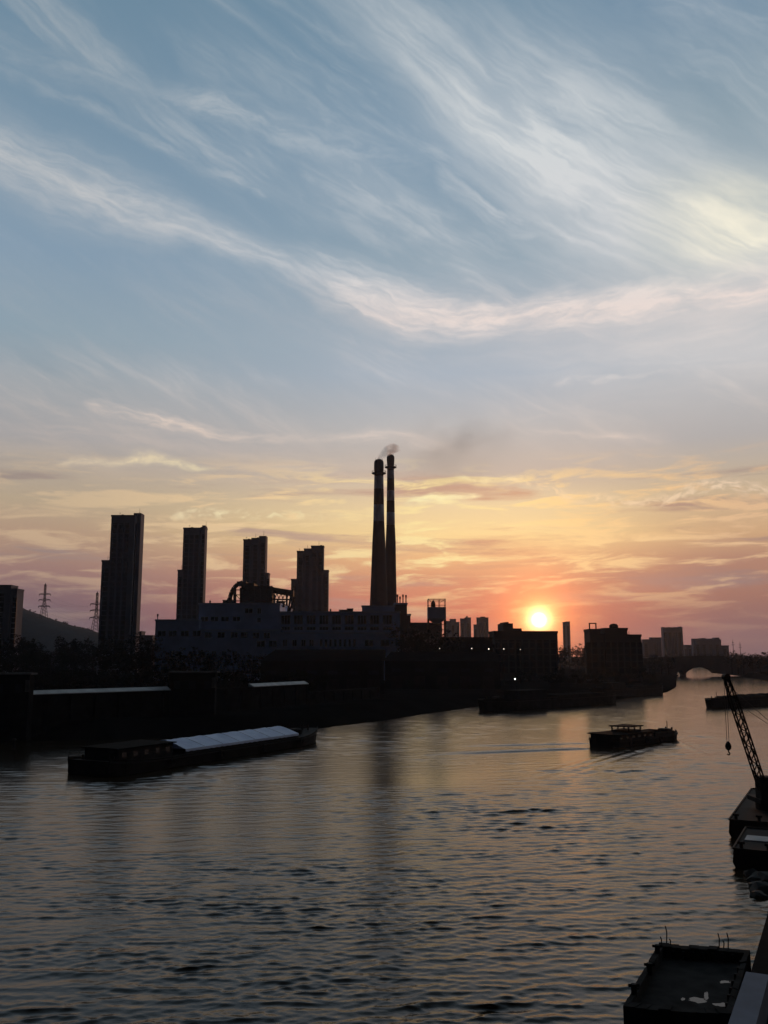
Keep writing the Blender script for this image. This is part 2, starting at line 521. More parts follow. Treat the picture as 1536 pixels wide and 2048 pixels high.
def land(name, w, t, far, mat):
    b = MB(); n = len(w)
    vs = [(x, y, -1.2) for x, y in w] + [(x, y, GZ) for x, y in t]
    fs = [(i, i + 1, n + i + 1, n + i) for i in range(n - 1)]
    vs += [(x, y, GZ) for x, y in far]
    fs.append(tuple(range(n, 2 * n + len(far))))
    b.add(vs, fs)
    o = b.build(name, mat)
    bm = bmesh.new(); bm.from_mesh(o.data); bmesh.ops.triangulate(bm, faces=[f for f in bm.faces if len(f.verts) > 4]); bm.to_mesh(o.data); bm.free()
    for p in o.data.polygons:
        if p.normal.z < 0: p.flip()
    return tag(o, kind='structure')


land('ground', left_w, left_t, [(1480, 6100), (-4000, 6100)], M['ground'])
land('ground', right_w, right_t, [(4000, -200), (4000, 6100), (1740, 6100)], M['ground'])


# ------------------------------------------------------------------ water
def make_water():
    rng = np.random.default_rng(3)
    th = np.linspace(R(-36), R(36), 1050)
    r = [11.0]
    while r[-1] < 420: r.append(r[-1] * 1.0025)
    rf = []
    x = r[-1]
    while x < 6000: x *= 1.05; rf.append(x)
    r = np.array(r + rf)
    rr, tt = np.meshgrid(r, th, indexing='ij')
    X, Y = rr * np.sin(tt), rr * np.cos(tt)
    Z = np.zeros_like(X)
    # slow gusts: patches of rougher and calmer water
    g = np.zeros_like(X)
    for k in range(9):
        a = rng.uniform(0, 2 * math.pi); L = rng.uniform(18, 70)
        g += np.sin((X * math.cos(a) * .7 + Y * math.sin(a)) * 2 * math.pi / L + rng.uniform(0, 6.28))
    g2 = np.zeros_like(X)
    for k in range(10):
        a = rng.uniform(0, 2 * math.pi); L = rng.uniform(3, 11)
        g2 += np.sin((X * math.cos(a) * .6 + Y * math.sin(a)) * 2 * math.pi / L + rng.uniform(0, 6.28))
    g = np.clip(1.0 + .15 * g, .45, 1.6) * np.clip(1.03 + .09 * g2, .5, 1.6)
    # a slick in the track of the small barge, where the short ripples are flattened
    p_, q_ = np.array(gp(1230, 1500))[:2], np.array(gp(820, 1575))[:2]
    dd = (q_ - p_) / np.linalg.norm(q_ - p_); Ls = np.linalg.norm(q_ - p_)
    ss = (X - p_[0]) * dd[0] + (Y - p_[1]) * dd[1]; nn = -(X - p_[0]) * dd[1] + (Y - p_[1]) * dd[0]
    slick = np.exp(-(nn / 8.0) ** 2) * np.clip(ss / 8 + .3, 0, 1) * np.clip((Ls - ss) / 10 + .5, 0, 1)
    g = g * (1 - .6 * slick)
    GX, GY = np.zeros_like(X), np.zeros_like(X)
    kept = np.zeros_like(X); total = 0.0
    cell = np.maximum(rr * .0025, rr * (R(72) / 1050))
    for k in range(190):
        L = .2 * (4.6 / .2) ** (rng.uniform(0, 1) ** 1.05)
        a = R(90 + 7) + rng.normal(0, .30) * (1.3 if L < .8 else .85)
        slope = .0172 * math.exp(-((math.log(L / .7)) / 1.25) ** 2)
        amp = slope * L / (2 * math.pi)
        ph = rng.uniform(0, 6.28)
        fade = np.clip((L / cell - 2.2) / 2.0, 0, 1)
        kept += (slope * fade) ** 2; total += slope ** 2
        q = (X * math.cos(a) + Y * math.sin(a)) * 2 * math.pi / L + ph
        s = np.sin(q)
        e = amp * fade * g
        Z += e * s
        c_ = e * np.cos(q)
        GX += c_ * math.cos(a); GY += c_ * math.sin(a)
    # wakes of the small barge: long low ridges fanning out behind it and from its bow
    def ridge(p, q, amp, lam, width, grow=0.0):
        nonlocal Z
        p, q = np.array(p, float), np.array(q, float)
        d = q - p; Ln = np.linalg.norm(d); d /= Ln
        s = (X - p[0]) * d[0] + (Y - p[1]) * d[1]
        n = -(X - p[0]) * d[1] + (Y - p[1]) * d[0]
        w = width + grow * np.clip(s, 0, Ln)
        env = np.exp(-(n / w) ** 2) * np.clip(s / 3, 0, 1) * np.clip((Ln - s) / (Ln * .5), 0, 1)
        Z += amp * env * np.cos(n * 2 * math.pi / lam)
    ridge(gp(1190, 1496), gp(790, 1512), .13, 2.6, 1.5, .03)
    ridge(gp(1195, 1486), gp(860, 1494), .10, 2.4, 1.2, .03)
    ridge(gp(1300, 1494), gp(1080, 1560), .07, 2.2, 1.4, .05)
    ridge(gp(1345, 1476), gp(1420, 1515), .09, 2.0, 1.0, .02)
    ridge(gp(1362, 1470), gp(1460, 1478), .08, 2.0, 1.0, .02)
    ridge(gp(240, 1560), gp(420, 1545), .05, 1.4, 1.2, .02)
    Z[rr > 500] = 0; GX[rr > 500] = 0; GY[rr > 500] = 0
    X = X + GX * 1.15; Y = Y + GY * 1.15 - np.clip(Z, -.3, .3) * .9       # peaked crests that lean with the wind
    n, m = X.shape
    co = np.stack([X, Y, Z], -1).reshape(-1, 3).astype(np.float32)
    i = np.arange((n - 1) * m).reshape(n - 1, m)[:, :-1].ravel()
    quads = np.stack([i, i + 1, i + 1 + m, i + m], -1)[:, ::-1].astype(np.int32)
    me = bpy.data.meshes.new('river')
    me.vertices.add(len(co)); me.vertices.foreach_set('co', co.ravel())
    me.loops.add(quads.size); me.loops.foreach_set('vertex_index', quads.ravel())
    me.polygons.add(len(quads))
    me.polygons.foreach_set('loop_start', np.arange(0, quads.size, 4, dtype=np.int32))
    me.update(calc_edges=True)
    me.shade_smooth()
    if me.polygons[0].normal.z < 0: me.flip_normals()
    # share of the ripples too fine for the mesh here: the material gives it back as fine bump and roughness
    at_ = me.attributes.new('fine', 'FLOAT', 'POINT')
    at_.data.foreach_set('value', (np.sqrt(np.clip(1 - kept / total, 0, 1)) * (1 - .5 * slick)).ravel().astype(np.float32))
    mt = bpy.data.materials.new('river_water'); mt.use_nodes = True
    t = mt.node_tree; p = t.nodes['Principled BSDF']
    p.inputs['Base Color'].default_value = (.026, .018, .009, 1)
    p.inputs['Roughness'].default_value = .08
    p.inputs['IOR'].default_value = 1.24
    c = t.nodes.new('ShaderNodeTexCoord')
    mp = t.nodes.new('ShaderNodeMapping'); mp.inputs['Scale'].default_value = (.75, 1.25, 1)
    t.links.new(c.outputs['Object'], mp.inputs[0])
    n1 = t.nodes.new('ShaderNodeTexNoise'); n1.inputs['Scale'].default_value = 4.5; n1.inputs['Detail'].default_value = 4; n1.inputs['Roughness'].default_value = .6
    t.links.new(mp.outputs[0], n1.inputs[0])
    b1 = t.nodes.new('ShaderNodeBump'); b1.inputs['Strength'].default_value = .35; b1.inputs['Distance'].default_value = .045
    t.links.new(n1.outputs['Fac'], b1.inputs['Height'])
    t.links.new(b1.outputs[0], p.inputs['Normal'])
    fa = t.nodes.new('ShaderNodeAttribute'); fa.attribute_name = 'fine'
    for lo, hi, sock in ((.05, .12, p.inputs['Roughness']), (.16, .5, b1.inputs['Strength'])):
        mr = t.nodes.new('ShaderNodeMapRange'); mr.inputs[3].default_value = lo; mr.inputs[4].default_value = hi
        t.links.new(fa.outputs['Fac'], mr.inputs[0]); t.links.new(mr.outputs[0], sock)
    me.materials.append(mt)
    o = bpy.data.objects.new('river', me); col.objects.link(o)
    return tag(o, kind='structure')


make_water()


# ------------------------------------------------------------------ trees
def leaf_cloud(rng, w, d, h, z0, clumps, per, size):
    vs, fs = [], []
    lobes = [(rng.uniform(-.45, .45) * w, rng.uniform(-.45, .45) * d, z0 + h * rng.uniform(.2, .82), rng.uniform(.18, .34)) for _ in range(9)]
    for _ in range(clumps):
        lx, ly, lz, lr = rng.choice(lobes)
        u = Vector((rng.gauss(0, 1), rng.gauss(0, 1), rng.gauss(0, 1))).normalized() * (rng.random() ** .4)
        c = Vector((lx + u.x * lr * w, ly + u.y * lr * d, lz + u.z * lr * h * .9))
        for _ in range(per):
            p = c + Vector((rng.gauss(0, .5), rng.gauss(0, .5), rng.gauss(0, .4))) * (size * 1.6)
            a = Vector((rng.gauss(0, 1), rng.gauss(0, 1), rng.gauss(0, .6))).normalized()
            b = a.orthogonal().normalized()
            s = size * rng.uniform(.5, 1.1)
            o = len(vs)
            vs += [p - a * s, p + b * s * .5, p + a * s, p - b * s * .5]
            fs.append((o, o + 1, o + 2, o + 3))
    return vs, fs


def make_tree(seed, h, w, label, group, leaf=.42, clumps=150, per=9):
    rng = random.Random(seed)
    t = thing('broadleaf_tree', label, 'tree', (0, 0, 0), 0, group)
    b = MB()
    b.bar((0, 0, -.3), (.1, 0, h * .35), h * .022, 8, h * .016)
    b.bar((.1, 0, h * .35), (-.1, .2, h * .75), h * .016, 8, h * .006)
    for k in range(6):
        a = k * 1.05 + rng.uniform(-.3, .3)
        z = h * rng.uniform(.28, .5)
        b.bar((.05, 0, z), (math.cos(a) * w * .32, math.sin(a) * w * .32, z + h * rng.uniform(.15, .3)), h * .009, 6, h * .003)
    b.build('trunk', M['bark'], t)
    c = MB(); c.add(*leaf_cloud(rng, w, w, h * .82, h * .2, clumps, per, leaf)); c.build('crown', M['leaf'], t)
    return t


protos = [make_tree(1, 13, 9, 'x', 'x'), make_tree(2, 11, 11, 'x', 'x'), make_tree(3, 15, 8, 'x', 'x'), make_tree(4, 7, 8, 'x', 'x', .36)]
used_proto = set()


def plant(kind, x, y, z, s, rz, label, group):
    t = protos[kind]
    if kind in used_proto: t = copy_tree(t)
    used_proto.add(kind)
    t.location = (x, y, z); t.rotation_euler = (0, 0, rz); t.scale = (s, s, s)
    return tag(t, label, 'tree', group)


def tree_row(pxs, tops, Y, label, group, jitter=8, kinds=(0, 1, 2), z=GZ):
    for px, top in zip(pxs, tops):
        y = Y + random.uniform(-jitter, jitter)
        p = at(px, top, y)
        k = random.choice(kinds)
        hh = {0: 13, 1: 11, 2: 15, 3: 7}[k]
        plant(k, p.x, y, z, (p.z - z) / hh, random.uniform(0, 6.28), label, group)


def wob(a, b, step, top, amp):
    xs = []
    x = a
    while x < b: xs.append(x); x += step * random.uniform(.75, 1.25)
    return xs, [top + random.uniform(-amp, amp) for _ in xs]


tree_row(*wob(-60, 320, 34, 1277, 4), 420, 'dark tree in the tall row between the riverside wall and the towers', 'tall trees behind the riverside wall')
tree_row(*wob(-40, 560, 34, 1304, 6), 300, 'dark tree in the lower row just behind the riverside wall', 'lower trees behind the riverside wall')
tree_row(*wob(-30, 640, 40, 1340, 6), 236, 'dark bushy tree standing right behind the pale coping of the riverside wall', 'bushy trees right behind the wall', 4, (1, 3))
tree_row(*wob(820, 1000, 28, 1366, 5), 312, 'dark bushy tree on the bank in front of the sheds', 'bushy trees before the sheds', 4, (1, 3))
tree_row(*wob(1120, 1180, 16, 1296, 4), 600, 'dark tree in the clump between the slim tower and the dark stepped block', 'trees by the dark stepped block', 12)
tree_row(*wob(1040, 1300, 22, 1338, 7), 395, 'dark tree in the row above the moored barges', 'trees above the moored barges', 5)
tree_row(*wob(1284, 1345, 12, 1312, 5), 570, 'dark tree at the left end of the arch bridge', 'trees at the left bridge end', 10)
tree_row(*wob(1462, 1600, 15, 1307, 3), 590, 'dark tree at the right end of the arch bridge', 'trees at the right bridge end', 14)
tree_row([812, 838, 862, 884], [1252, 1258, 1264, 1270], 395, 'dark tree in the clump under the frame topped hopper tower', 'trees under the hopper tower', 6)
tree_row(*wob(1100, 1240, 24, 1352, 5), 352, 'low dark tree close above the moored barge with the blunt end', 'low trees close above the moored barges', 4, (1, 3))


# far-off woods on the horizon, one mass
def far_woods():
    rng = random.Random(5); b = MB()
    for k in range(2600):
        y = rng.uniform(900, 2600)
        px = rng.uniform(-120, 1700)
        x = (px - 768) / F_PX * y
        i = 222 + (y - 680) * .31
        if i - 25 < x < i + 80: continue
        h = rng.uniform(5, 12)
        for _ in range(7):
            p = Vector((x + rng.gauss(0, 4), y + rng.gauss(0, 4), GZ + abs(rng.gauss(.3, .45)) * h))
            a = Vector((rng.gauss(0, 1), rng.gauss(0, 1), rng.gauss(0, .6))).normalized(); c = a.orthogonal().normalized()
            s = rng.uniform(1.4, 3.2)
            b.add([p - a * s, p + c * s * .6, p + a * s, p - c * s * .6], [(0, 1, 2, 3)])
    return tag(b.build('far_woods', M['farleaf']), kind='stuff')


far_woods()

# hill at the left with a ridge falling to the right
hb = MB()
ridge_px = [(-260, 1150), (-120, 1170), (0, 1196), (48, 1216), (90, 1232), (130, 1246), (165, 1255), (200, 1264), (245, 1274), (320, 1290), (420, 1306)]
rx = np.arange(-260, 421, 8)
ry = np.interp(rx, [p[0] for p in ridge_px], [p[1] for p in ridge_px])
pts = [at(float(px), float(py) + random.uniform(-1.1, 1.1), 1000) for px, py in zip(rx, ry)]
n = len(pts)
vs, rowsn = [], 7
for k in range(rowsn):
    f = k / (rowsn - 1)
    for p in pts:
        hgt = max(p.z - GZ, 1.0) * (math.sin(f * math.pi / 2) ** .9)
        vs.append((p.x + (1 - f) * 12, 760 + 240 * f + random.uniform(-8, 8), GZ - .5 + hgt + (random.uniform(-1, 1) if 0 < k < rowsn - 1 else 0)))
for p in pts: vs.append((p.x, 1400, GZ - .5))
hb.add(vs, [(k * n + i, k * n + i + 1, (k + 1) * n + i + 1, (k + 1) * n + i) for k in range(rowsn) for i in range(n - 1)])
tag(hb.build('hill', M['hill'], smooth=True), kind='structure')


for px in (60, 68, 80, 99, 112, 128, 133, 149, 166, 178, 184):
    py = float(np.interp(px, [p[0] for p in ridge_px], [p[1] for p in ridge_px]))
    p = at(px, py + 1.5, 985)
    plant(random.choice((1, 3)), p.x, p.y, p.z - 1.2, random.uniform(.22, .42), random.uniform(0, 6), 'small scrubby tree on the ridge of the hill', 'scrub on the hill ridge')


# ------------------------------------------------------------------ apartment towers
def tower(px0, px1, pyt, Y, depth, rz, steps, label, mat='tower', strips=(), name='apartment_tower', cat='tower block', group=None, base=GZ):
    """steps: (px0, px1, top py, front offset m) boxes that make the outline; strips: columns of windows (px, half width m, top py)"""
    c = at((px0 + px1) / 2, 1300, Y)
    t = thing(name, label, cat, (c.x, Y, base), rz, group)
    pmin, pmax = min(s_[0] for s_ in steps), max(s_[1] for s_ in steps)
    for i, (a, b, top, off, part) in enumerate(steps):
        m = MB(frame(t))
        x0, x1 = xat(a, top, Y) - c.x, xat(b, top, Y) - c.x
        if b == pmax and b < 768: x1 = xat(b, top, Y + off + depth) - c.x      # the flank turned to the camera
        if a == pmin and a > 768: x0 = xat(a, top, Y + off + depth) - c.x
        h = zat(top, Y) - base
        m.box(x0, x1, off, off + depth, -.5, h)
        if part in ('main_block', 'lower_wing', 'upper_block'):
            m.box(x0 - .25, x1 + .25, off - .25, off + .12, h - .1, h + 1.0)        # roof parapet
            m.box(x0 - .25, x0 + .12, off + .12, off + depth, h - .1, h + 1.0)
            m.box(x1 - .12, x1 + .25, off + .12, off + depth, h - .1, h + 1.0)
            z = 3.0
            while z < h - 2:                                                        # floor ledges
                m.box(x0 - .1, x1 + .1, off - .16, off - .002, z, z + .35); z += 3.0
        m.build(part, M[mat] if part != 'roof_house' else M[mat], t)
    if name == 'apartment_tower':
        for i, (a, b, top, off, part) in enumerate(steps[:3]):
            x = xat(a + (b - a) * (.3 + .15 * i), top, Y) - c.x; h = zat(top, Y) - base
            m = MB(frame(t)); m.bar((x, off + 3, h - .2), (x, off + 3, h + 3.2 + i), .09, 5); m.bar((x - .6, off + 3, h + 2.6), (x + .6, off + 3, h + 2.6), .07, 5); m.build('aerial', M['steel'], t)
            if (xat(b, top, Y) - xat(a, top, Y)) < 5.5: continue
            m = MB(frame(t)); m.box(x + 1.0, x + 2.4, off + 2.5, off + 5, h - .1, h + 1.7); m.build('roof_tank', M['tower_dark'], t)
    for px, hw, top, off in strips:
        x = xat(px, top, Y) - c.x
        m = MB(frame(t))
        m.box(x - hw, x + hw, off - .13, off - .003, 3.6, zat(top, Y) - base - 2)
        m.build('window_column', M['glass'], t)
    return t


tower(200, 280, 1031, 560, 8, 0, [
    (223, 270, 1033, 0, 'main_block'), (203, 223, 1123, .8, 'lower_wing'), (268, 280, 1031, 1.6, 'upper_block'), (264, 279, 1024, 4, 'roof_house')],
    'tallest apartment tower, leftmost of the four, with a lower left wing', strips=[(212, 1.5, 1130, .8), (231, 1.3, 1040, 0), (243, 1.3, 1040, 0), (255, 1.3, 1040, 0), (271, .5, 1040, 1.6)])
tower(352, 417, 1056, 610, 8, 0, [
    (367, 401, 1058, 0, 'main_block'), (355, 367, 1142, .8, 'lower_wing'), (401, 415, 1056, 1.6, 'upper_block'), (402, 415, 1049, 4, 'roof_house')],
    'second tallest apartment tower, rising behind the left end of the power station', strips=[(361, 1.3, 1148, .8), (374, 1.3, 1064, 0), (384, 1.3, 1064, 0), (394, 1.3, 1064, 0), (406, .8, 1062, 1.6)])
tower(485, 541, 1070, 660, 8, 0, [
    (487, 503, 1081, 0, 'main_block'), (503, 518, 1078, .9, 'upper_block'), (518, 531, 1074, 1.8, 'upper_block'), (531, 540, 1148, 1.2, 'lower_wing'), (519, 531, 1070, 5, 'roof_house')],
    'apartment tower with a roof stepping up to the right, behind the steel boiler frame', strips=[(495, 1.5, 1086, 0), (511, 1.5, 1084, .9), (525, 1.2, 1080, 1.8), (536, 1.0, 1152, 1.2)])
tower(583, 660, 1090, 700, 8, 0, [
    (594, 608, 1104, 0, 'main_block'), (608, 622, 1099, .9, 'upper_block'), (622, 647, 1093, 1.8, 'upper_block'), (647, 658, 1142, 1.0, 'lower_wing'), (582, 594, 1160, 1.2, 'lower_wing'), (623, 645, 1090, 5, 'roof_house')],
    'shortest of the four apartment towers, broad with stepped shoulders on both sides', strips=[(588, 1.2, 1166, 1.2), (601, 1.4, 1110, 0), (615, 1.4, 1106, .9), (629, 1.3, 1100, 1.8), (640, 1.3, 1100, 1.8), (652, 1.2, 1148, 1.0)])

tower(-90, 50, 1173, 520, 10, 0, [
    (-90, 22, 1173, 0, 'main_block'), (22, 48, 1180, 1.2, 'lower_wing')],
    'bluish broad block cut by the left edge, in front of the hill', strips=[(-70, 1.5, 1180, 0), (-45, 1.5, 1180, 0), (-20, 1.5, 1180, 0), (4, 1.5, 1180, 0), (29, 1.2, 1188, 1.2)], name='apartment_block', cat='building')
tower(275, 308, 1266, 640, 10, 0, [(277, 283, 1265, 0, 'main_block'), (283, 312, 1273, .6, 'lower_wing')],
      'tiny low house right of the tallest tower base', name='small_house', cat='house', strips=[(296, 1.0, 1280, .6)])

# skyline beyond
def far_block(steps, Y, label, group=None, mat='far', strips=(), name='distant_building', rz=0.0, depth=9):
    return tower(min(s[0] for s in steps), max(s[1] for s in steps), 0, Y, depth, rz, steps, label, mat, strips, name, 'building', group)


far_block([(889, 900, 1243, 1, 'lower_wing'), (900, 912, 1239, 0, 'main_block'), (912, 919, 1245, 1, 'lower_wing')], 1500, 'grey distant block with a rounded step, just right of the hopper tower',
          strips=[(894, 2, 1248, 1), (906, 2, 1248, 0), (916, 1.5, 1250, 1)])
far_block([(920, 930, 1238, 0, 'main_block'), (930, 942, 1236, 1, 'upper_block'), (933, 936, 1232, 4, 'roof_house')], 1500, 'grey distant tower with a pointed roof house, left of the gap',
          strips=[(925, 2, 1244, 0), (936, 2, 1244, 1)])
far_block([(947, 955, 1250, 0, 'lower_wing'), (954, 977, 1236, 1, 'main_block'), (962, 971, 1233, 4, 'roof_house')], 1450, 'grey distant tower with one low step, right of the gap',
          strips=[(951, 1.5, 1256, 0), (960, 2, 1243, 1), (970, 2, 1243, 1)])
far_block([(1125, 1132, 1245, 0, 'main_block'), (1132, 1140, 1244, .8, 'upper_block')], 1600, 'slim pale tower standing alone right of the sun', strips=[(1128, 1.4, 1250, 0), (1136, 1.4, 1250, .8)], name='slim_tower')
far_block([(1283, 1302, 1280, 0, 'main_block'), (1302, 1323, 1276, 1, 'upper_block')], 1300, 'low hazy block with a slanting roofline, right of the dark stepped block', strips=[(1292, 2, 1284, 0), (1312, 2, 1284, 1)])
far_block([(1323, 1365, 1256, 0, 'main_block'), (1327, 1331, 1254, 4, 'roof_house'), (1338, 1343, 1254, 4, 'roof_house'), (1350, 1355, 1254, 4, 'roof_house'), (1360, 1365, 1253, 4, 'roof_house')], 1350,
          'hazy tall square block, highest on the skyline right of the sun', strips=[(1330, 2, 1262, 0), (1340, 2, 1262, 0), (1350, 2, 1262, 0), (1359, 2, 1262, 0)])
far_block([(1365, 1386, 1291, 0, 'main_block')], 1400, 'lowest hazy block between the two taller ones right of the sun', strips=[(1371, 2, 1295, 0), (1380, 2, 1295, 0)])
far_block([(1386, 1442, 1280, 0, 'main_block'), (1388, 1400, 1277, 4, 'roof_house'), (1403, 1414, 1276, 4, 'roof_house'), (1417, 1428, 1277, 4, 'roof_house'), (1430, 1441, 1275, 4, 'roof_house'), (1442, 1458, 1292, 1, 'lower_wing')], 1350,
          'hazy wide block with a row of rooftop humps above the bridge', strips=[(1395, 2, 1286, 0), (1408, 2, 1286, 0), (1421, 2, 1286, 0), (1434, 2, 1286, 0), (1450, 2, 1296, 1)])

# dark buildings by the sun
b1 = tower(980, 1117, 1263, 440, 14, R(4), [(981, 1116, 1266, 0, 'main_block'), (1010, 1030, 1246, 5, 'roof_house'), (1016, 1023, 1243, 7, 'roof_house'), (1030, 1048, 1256, 5, 'roof_house')],
           'long dark flat roofed block right below the sun', 'farm', strips=[(995 + 14 * k, 1.2, 1272, 0) for k in range(9)], name='factory_block', cat='building')
b2 = tower(1168, 1283, 1255, 420, 12, 0, [(1168, 1200, 1262, 0, 'main_block'), (1200, 1210, 1272, .8, 'lower_wing'), (1210, 1255, 1260, .3, 'upper_block'), (1255, 1283, 1273, .8, 'lower_wing')],
           'dark stepped block with a domed tank and a hollow sign frame on its roof', 'farm', strips=[(1176 + 13 * k, 1.1, 1276, (0, 0, .8, .3, .3, .3, .3, .8, .8)[k]) for k in range(9)], name='stepped_block', cat='building')
c = WM[b2.name].translation
m = MB(frame(b2)); xa, xb = xat(1183, 1250, 420) - c.x, xat(1196, 1250, 420) - c.x
z0, z1 = zat(1262, 420) - GZ, zat(1245, 420) - GZ
for x in (xa, xb): m.box(x - .25, x + .25, 4, 4.5, z0 - .2, z1)
m.box(xa + .25, xb - .25, 4, 4.5, z1 - .5, z1); m.box(xa + .25, xb - .25, 4, 4.5, z0 + .2, z0 + .7)
m.build('sign_frame', M['steel'], b2)
m = MB(frame(b2)); xc = xat(1236, 1250, 420) - c.x; zb, zt = zat(1260, 420) - GZ, zat(1246, 420) - GZ
m.lathe(xc, 8, [(2.0, zb - .2), (2.1, zb + 1.9), (1.9, zt - .7), (1.3, zt - .2), (.4, zt)], 20); m.build('water_tank', M['steel'], b2, True)
m = MB(frame(b2)); xc = xat(1265, 1270, 420) - c.x; zb = zat(1273, 420) - GZ
m.bar((xc, 6, zb - .3), (xc, 6, zb + 2.4), .12); m.bar((xc - .6, 6, zb + 1.1), (xc + .6, 6, zb + 1.1), .08); m.build('antenna', M['steel'], b2)


# ------------------------------------------------------------------ chimneys
def chimney(pxc, Y, top, prof, plat, bands, label):
    """prof: (py, half width px); bands: white (py0, py1)"""
    c = at(pxc, 1200, Y)
    t = thing('chimney', label, 'chimney', (c.x, Y, GZ), 0, None)
    rad = lambda py: np.interp(py, [p for p, _ in prof], [w for _, w in prof]) / F_PX * Y
    zz = lambda py: zat(py, Y)
    cuts = [prof[0][0], plat] + [v for b in bands for v in b] + [1400]
    cuts = sorted(set(cuts))
    for a, b in zip(cuts, cuts[1:]):
        ys = [a] + [p for p, _ in prof if a < p < b] + [b]
        ps = [(rad(y), zz(y) if y < 1390 else GZ - .5) for y in ys]
        m = MB(); m.lathe(c.x, Y, ps[::-1], 36)
        white = any(abs(a - p) < .1 for p, _ in bands)
        m.build('white_band' if white else 'shaft', M['band'] if white else (M['soot'] if a < plat - 1 else M['red']), t, False)
        for p in t.children[-1].data.polygons: p.use_smooth = len(p.vertices) == 4
    m = MB(); r = rad(plat); z = zz(plat)
    m.lathe(c.x, Y, [(r + .02, z - .7), (r + 1.5, z - .1), (r + 1.5, z + .25), (r + .02, z + .25)], 36, False)
    g = m.build('gallery', M['steel'], t)
    m = MB()
    for k in range(18):
        a = 2 * math.pi * k / 18
        m.bar((c.x + (r + 1.4) * math.cos(a), Y + (r + 1.4) * math.sin(a), z + .2), (c.x + (r + 1.4) * math.cos(a), Y + (r + 1.4) * math.sin(a), z + 1.4), .06, 5)
    m.lathe(c.x, Y, [(r + 1.34, z + 1.35), (r + 1.46, z + 1.35), (r + 1.46, z + 1.47), (r + 1.34, z + 1.47)], 36, False)
    m.build('railing', M['steel'], g)
    r = rad(prof[0][0]); z = zz(prof[0][0])
    for k in range(3):
        a = 2.6 + 2 * math.pi * k / 3
        m = MB(); m.bar((c.x + r * .93 * math.cos(a), Y + r * .93 * math.sin(a), z - .5), (c.x + r * .93 * math.cos(a), Y + r * .93 * math.sin(a), z + 1.7), .09, 5)
        m.build('lightning_rod', M['steel'], t)
    m = MB(); m.lathe(c.x, Y, [(r * .8, z + .002), (r * .8, z + .5), (r * .55, z + .9)], 24); m.build('flue_mouth', M['soot'], t)
    for k in (0, 1):                                  # ladder with safety hoops up the front
        m = MB()
    a0 = -1.9
    ys = [1300, 1200, 1100, 1000, plat + 4]
    for s in (-.3, .3):
        m.path([(c.x + math.cos(a0) * (rad(y) + .25) + s, Y + math.sin(a0) * (rad(y) + .25), zz(y)) for y in ys], .07, 5)
    m.build('ladder', M['steel'], t)
    return t


chimney(757.5, 520, 922, [(922, 9), (926, 9.8), (936, 10), (948, 9.3), (1045, 11.2), (1086, 13.2), (1138, 15.0), (1205, 17.6), (1400, 22)], 947,
        [(953, 978), (1010, 1043)], 'thicker smoking chimney with two broad pale bands, left of the pair')
chimney(781.5, 548, 912, [(912, 7), (915, 7.9), (922, 7.8), (931, 7), (1050, 8.6), (1086, 10.2), (1140, 10.8), (1205, 12), (1400, 14)], 935,
        [(941, 958), (982, 1002), (1025, 1050)], 'taller slimmer chimney with three pale bands, right of the pair')

# ------------------------------------------------------------------ power station
PY = 440.0
ps = thing('power_station', 'long grey blue power station halls with rows of windows below the chimneys', 'power station', (at(560, 1300, PY).x, PY, GZ), 0)
X = lambda px, Y=PY: xat(px, 1260, Y)
Zp = lambda py, Y=PY: zat(py, Y)


def hall(name, px0, px1, top, y0, depth, mat='plant', parapet=True):
    m = MB()
    x0, x1, z1 = xat(px0, top, y0), xat(px1, top, y0), zat(top, y0)
    m.box(x0, x1, y0, y0 + depth, GZ - .5, z1)
    h = m.build(name, M[mat], ps)
    if parapet:
        m = MB()
        m.box(x0 - .3, x1 + .3, y0 - .3, y0 + .3, z1 + .002, z1 + .8)
        m.box(x0 - .3, x0 + .3, y0 + .3, y0 + depth, z1 + .002, z1 + .8)
        m.box(x1 - .3, x1 + .3, y0 + .3, y0 + depth, z1 + .002, z1 + .8)
        m.build('parapet', M['plant_trim'], h)
    return h


win_cache = {}


def window(h, px0, px1, py0, py1, y0, mull=2):
    x0, x1 = xat(px0, (py0 + py1) / 2, y0), xat(px1, (py0 + py1) / 2, y0)
    z1, z0 = zat(py0, y0), zat(py1, y0)
    m = MB(); m.box(x0, x1, y0 - .06, y0 - .004, z0, z1); w = m.build('window', M['glass'], h)
    m = MB(); f = .28
    m.box(x0 - f, x1 + f, y0 - .22, y0 - .003, z1 + .001, z1 + f); m.box(x0 - f - .2, x1 + f + .2, y0 - .4, y0 - .003, z0 - f, z0 - .001)
    m.box(x0 - f, x0 - .001, y0 - .22, y0 - .003, z0, z1); m.box(x1 + .001, x1 + f, y0 - .22, y0 - .003, z0, z1)
    for k in range(1, mull):
        x = x0 + (x1 - x0) * k / mull
        m.box(x - .07, x + .07, y0 - .14, y0 - .062, z0, z1)
    m.build('window_frame', M['plant_trim'], w)


